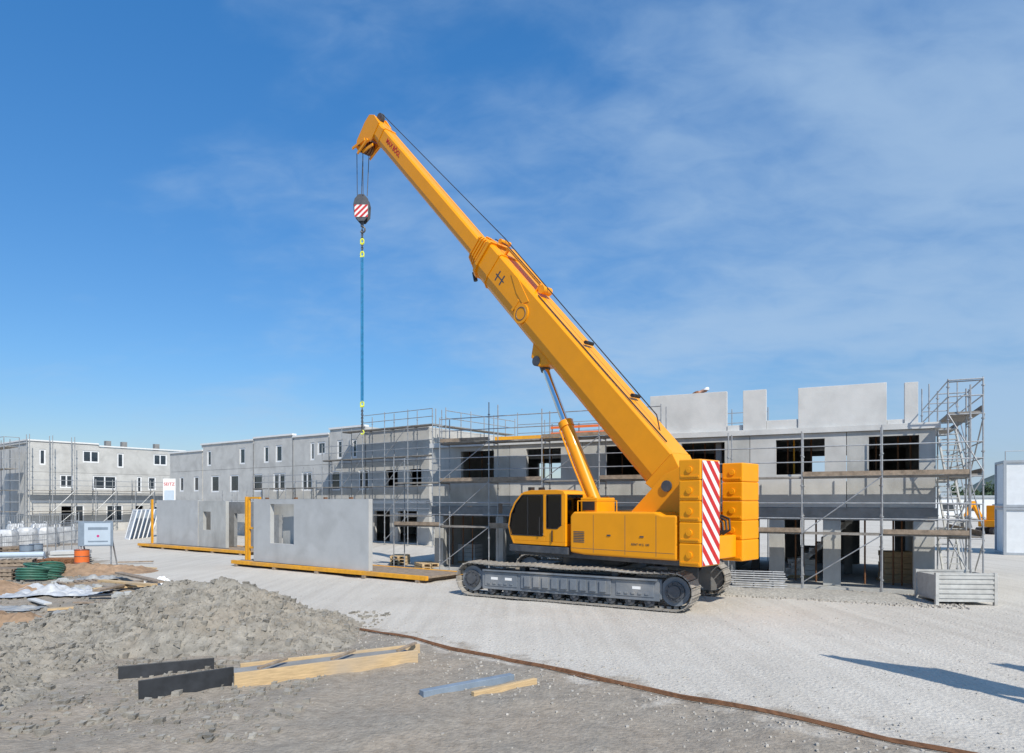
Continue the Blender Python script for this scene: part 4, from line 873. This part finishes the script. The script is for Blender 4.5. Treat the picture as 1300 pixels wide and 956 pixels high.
for k in range(3): m=MB(); m.box(-.75+.05*k,.75+.03*k,-.5,.5,.08+.2*k,.24+.2*k); m.build('slab','conc_l',t,bevel=.01)
for x in (-.5,.5): m=MB(); m.box(x-.05,x+.05,-.5,.5,0,.078); m.build('bearer','woodg',t)
p=G(-2,722); t=thing('pipe_stack','stack of pale plastic pipes lying at the left edge','pipes',(p.x,p.y,0),.25)
for k,(y,z) in enumerate(((0,.13),(.26,.13),(.52,.13),(.78,.13),(.13,.355),(.39,.355),(.65,.355),(.26,.58),(.52,.58))):
    m=MB(); m.tube((-1.4,y,z),(1.7,y,z),.125,14); m.build('pipe','pale' if k%2 else 'tarpd',t,smooth=True)
p=G(70,720); t=thing('mesh_mat_stack','stack of rusty steel mesh mats behind the green coils','mesh mats',(p.x,p.y,0),.15)
for k in range(4):
    m=MB()
    for q in range(10): m.tube((-1.3+.28*q,-.6,.08+.09*k),(-1.3+.28*q,.6,.08+.09*k),.018,5)
    for q in range(6): m.tube((-1.35,-.55+.22*q,.11+.09*k),(1.3,-.55+.22*q,.11+.09*k),.018,5)
    m.build('mesh_mat','rust',t)
for i,(px,py) in enumerate(((34,714),(46,712),(104,722))):
    p=G(px,py); t=thing('steel_barrel',['blue grey barrel behind the green coils, left of the pair','blue grey barrel behind the green coils, right of the pair','single barrel in front of the notice board'][i],'barrel',(p.x,p.y,0),0)
    m=MB(); m.tube((0,0,0),(0,0,.85),.29,20); m.build('drum','bluep' if i<2 else 'orange',t,smooth=True)
    for z in (.02,.28,.56,.84): m=MB(); m.ring((0,0,z),.29,.015,20,6); m.build('hoop','dk',t)
for i,(px,py,rz_) in enumerate(((150,716,.3),(170,722,-.5),(138,728,1.1),(20,748,.2),(96,768,-.2),(60,778,.6),(40,764,-.7),(112,760,.4))):
    board('debris_board',['thin board on the soil right of the notice board','broken board near the farther rack','short board across the soil below the notice board','grey board lying at the left edge by the pallets','short board in front of the crumpled sheet','slanting board left of the soil heap','dark board beside the dusty sheet at the left edge','board between the crumpled sheet and the plank heap'][i],'board',G(px,py).xy,(G(px,py)+Vector((1.5*math.cos(rz_),1.5*math.sin(rz_),0))).xy,.2,.05,.06,('woodg','wood','conc_l','film')[i%4])
for i,(px,py) in enumerate(((104,750),(30,752),(78,742),(160,760))):
    p=G(px,py); t=thing('paving_block_pile',['small pile of grey blocks beside the plank heap','small pile of grey blocks at the left by the boards','small pile of grey blocks right of the green coils','few grey blocks at the foot of the soil heap'][i],'blocks',(p.x,p.y,0),i)
    rnd=random.Random(i)
    for k in range(6): m=MB(Matrix.Translation((rnd.uniform(-.4,.4),rnd.uniform(-.3,.3),.04+.08*(k//3)))@Matrix.Rotation(rnd.uniform(0,3),4,'Z')@Matrix.Rotation(rnd.uniform(-.3,.3),4,'X')); m.box(-.15,.15,-.1,.1,-.04,.06); m.build('block','conc',t,bevel=.008)
m=MB()
for k in range(3800):
    x=random.uniform(-24,-3);y=random.uniform(8,34)
    if soil_amt(x,y)<.2: continue
    r_=random.uniform(.015,.09); m.rock((x,y,gh(x,y)+r_*.15),r_)
tag(m.build('earth_lumps','clod',recalc=False),'loose earth lumps scattered over the soil at left','earth lumps',kind='stuff')
def mound(px,py,w_,d_,h_,label,seed):
    p=G(px,py);n=70;vs=[]
    for j in range(n+1):
        for i in range(n+1):
            x=(i/n*2-1);y=(j/n*2-1);f=max(0,1-math.hypot(x,y))
            z=h_*f**.8*(1+.5*noise.noise(Vector((x*2+seed,y*2,0))))+.12*min(1,f*4)*noise.noise(Vector((x*w_*2.5,y*d_*2.5,seed)))+.06*min(1,f*4)*noise.noise(Vector((x*w_*7,y*d_*7,seed)))-.1*(f<=0)
            vs.append((x*w_,y*d_,z))
    m=MB(); m.add(vs,[(j*(n+1)+i,j*(n+1)+i+1,(j+1)*(n+1)+i+1,(j+1)*(n+1)+i) for j in range(n) for i in range(n)])
    tag(m.build('earth_mound',M['emound'],None,loc=(p.x,p.y,0),recalc=False),label,'soil heap')
M['emound']=mat('reddish_earth',(.30,.205,.135),.97,var=.35,scale=2,bump=.8,bscale=15,spec=.1)
mound(10,752,2.2,1.2,.35,'low reddish earth mound at the left edge beside the pallets',1)
mound(120,726,2.6,1.6,.35,'low reddish earth mound below the notice board',4)
mound(8,806,2.4,1.4,.5,'reddish earth mound left of the big soil heap',9)
# ================================================================ right side
p=G(1189,768);
t=thing('metal_crate','galvanised corrugated metal crate standing on the gravel near the right end scaffold','crate',(p.x,p.y,0),R(-4))
Lc=1.62;Wc=1.1
for y in (0,Wc):
    m=MB(); m.box(.04,Lc-.04,y-.012,y+.012,.16,.86)
    for k in range(5): m.box(.05,Lc-.05,y-.04,y-.012,.2+.14*k,.27+.14*k)
    m.build('side_panel','crate',t)
for x in (0,Lc):
    m=MB(); m.box(x-.012,x+.012,.04,Wc-.04,.16,.86); m.build('end_panel','crate',t)
for x in (0,Lc):
    for y in (0,Wc): m=MB(); m.box(x-.045,x+.045,y-.045,y+.045,0,.93); m.build('corner_post','crate',t)
for y in (0,Wc):
    for z in (.86,.1): m=MB(); m.box(.045,Lc-.045,y-.03,y+.03,z,z+.06); m.build('rim','crate',t)
m=MB(); m.box(.05,Lc-.05,.05,Wc-.05,.12,.16); m.build('crate_floor','crate',t)
p=G(925,750)
t=thing('scaffold_part_stack','stack of grey steel scaffold frames on the ground behind the counterweight','stack',(p.x,p.y,0),A.rz+R(8))
for k in range(8):
    m=MB(); z=.08+.075*k
    for y in (0,.7): m.tube((0+.06*(k%3),y,z),(1.7+.06*(k%3),y,z),.025,6)
    for x in (.2,.8,1.4): m.tube((x,0,z),(x,.7,z),.022,6)
    m.build('scaffold_frame','steel',t)
for x in (.2,1.4): m=MB(); m.box(x-.05,x+.05,-.1,.8,0,.055); m.build('bearer','woodg',t)
def cabin(loc,rz,L_,W_,H,label,group=None,wins=((1.,2.),)):
    t=thing('site_cabin',label,'cabin',loc,rz,group)
    m=MB(); m.box(.08,L_-.08,.08,W_-.08,.08,H-.08); m.build('cabin_body','cabin',t)
    m=MB()
    for x in (0,L_-.14):
        for y in (0,W_-.14): m.box(x,x+.14,y,y+.14,0,H)
    for z in (0,H-.14):
        for y in (0,W_-.14): m.box(.14,L_-.14,y,y+.14,z,z+.13)
        for x in (0,L_-.14): m.box(x,x+.14,.14,W_-.14,z,z+.13)
    m.build('cabin_frame','cabing',t)
    for a,b_ in wins:
        m=MB(); m.box(a,b_,.055,.1,1.1,2.1); ww=m.build('window','white',t); m=MB(); m.box(a+.08,b_-.08,.045,.06,1.18,2.02); m.build('pane','wglass',ww)
    return t
kk=Vector((gx(1274,38.0),38.0))
cabin((kk.x,kk.y,0),A.rz,6,2.5,2.65,'lower white site cabin at the right picture edge',wins=((1.,2.),(3.5,4.5)))
cabin((kk.x,kk.y,2.66),A.rz,6,2.5,2.6,'upper white site cabin stacked at the right picture edge',wins=((1.2,2.2),(3.5,4.5)))
t=thing('cabin_roof_railing','thin steel railing on top of the stacked cabins at the right edge','railing',(kk.x,kk.y,5.27),A.rz)
for x in (.1,2,4,5.9): m=MB(); m.tube((x,.1,0),(x,.1,.5),.025,6); m.build('post','steel',t)
m=MB(); m.tube((.1,.1,.5),(5.9,.1,.5),.02,6); m.build('rail','steel',t)
t=thing('white_hall','long low white hall far behind the right end scaffold','building',(72,125,0),R(-6))
m=MB(); m.box(0,55,0,14,0,3.6); m.build('hall_wall','cabin',t); m=MB(); m.prism([(-.3,3.6),(55.3,3.6),(55,4.0),(0,4.0)],-.3,14.3,'y'); m.build('roof','cabing',t)
for k in range(12): m=MB(); m.box(2+4.3*k,4.2+4.3*k,-.06,0.02,1.2,2.4); m.build('window','wglass',t)
t=thing('mini_excavator','small yellow excavator parked far off near the right edge','excavator',(gx(1262,62),62,0),R(200))
for y in (-.8,.5):
    m=MB(); m.prism([(-1.3,.1),(-1.1,0),(1.1,0),(1.3,.1),(1.4,.35),(1.2,.6),(-1.2,.6),(-1.4,.35)],y,y+.35,'y'); m.build('track','blk',t)
m=MB(); m.box(-1.3,1.0,-.8,.8,.65,1.3); m.build('engine_body','yel',t,bevel=.08)
m=MB(); m.box(-.2,.9,-.1,.75,1.3,2.6); cb_=m.build('cab','yel',t,bevel=.05); m=MB(); m.box(-.1,.8,-.12,.77,1.6,2.45); m.build('window','wglass',cb_)
m=MB(); m.bar((.9,-.4,1.1),(2.2,-.4,2.9),.25,.35); m.build('boom','yel',t); m=MB(); m.bar((2.2,-.4,2.9),(3.2,-.4,1.5),.2,.28); m.build('arm','yel',t)
m=MB(); m.prism([(3.2,1.6),(3.5,1.0),(3.2,.5),(2.7,.6),(2.9,1.2)],-.75,-.05,'y'); m.build('bucket','dk',t)
def tree(x,y,h,r_,label,seed):
    t=thing('leafy_tree',label,'tree',(x,y,0),0,'trees on the horizon'); rnd=random.Random(seed)
    m=MB(); m.tube((0,0,0),(0,0,h*.5),h*.035,7,h*.02)
    for k in range(5): a=k*1.3; m.tube((0,0,h*(.3+.05*k)),(r_*.6*math.cos(a),r_*.6*math.sin(a),h*(.55+.05*k)),h*.015,5,h*.006)
    m.build('trunk','woodg',t)
    m=MB()
    cl=[(rnd.gauss(0,r_*.4),rnd.gauss(0,r_*.4),h*.62+rnd.gauss(0,h*.15),rnd.uniform(.25,.5)*r_) for _ in range(16)]
    for k in range(800):
        c=rnd.choice(cl); p=Vector((rnd.gauss(0,1),rnd.gauss(0,1),rnd.gauss(0,1))).normalized()*c[3]*rnd.uniform(.6,1.1)+Vector(c[:3])
        a=Vector((rnd.uniform(-1,1),rnd.uniform(-1,1),rnd.uniform(-1,1))).normalized()*.35; b_=a.orthogonal()
        m.add([p-a,p+b_*.6,p+a,p-b_*.6],[(0,1,2,3)])
    m.build('crown','leaf',t,recalc=False)
for i,(px,Y,h) in enumerate(((1264,150,7),(1292,165,9),(1215,170,6),(1238,180,7),(6,150,8),(-20,140,9),(1320,160,10))):
    tree(gx(px,Y),Y,h,h*.45,['far tree just left of the stacked cabins','far tree behind the stacked cabins','far tree seen through the end scaffold, left one','far tree seen through the end scaffold, right one','far tree at the left edge, inner one','far tree at the left edge, outer one','far tree beyond the right edge'][i],i+3)
for i,(tip,w_) in enumerate(((Vector((6.03,13.4)),2.0),(Vector((8.9,12.7)),2.4))):  # unseen boards, added and placed so their shadows fall on the near right ground
    top=5.6; q=tip+Vector((sh.x,sh.y))*top/math.tan(EL)
    t=thing('site_billboard',['tall blank site board on two posts outside the right edge, left one','tall blank site board on two posts outside the right edge, right one'][i],'sign',(q.x,q.y,0),math.atan2(-.62,.78))
    for x in (.15,w_-.15): m=MB(); m.box(x-.05,x+.05,.03,.13,0,top-.1); m.build('post','steel',t)
    m=MB(); m.box(0,w_,-.02,.02,top-2.6,top); m.build('panel','wht',t)
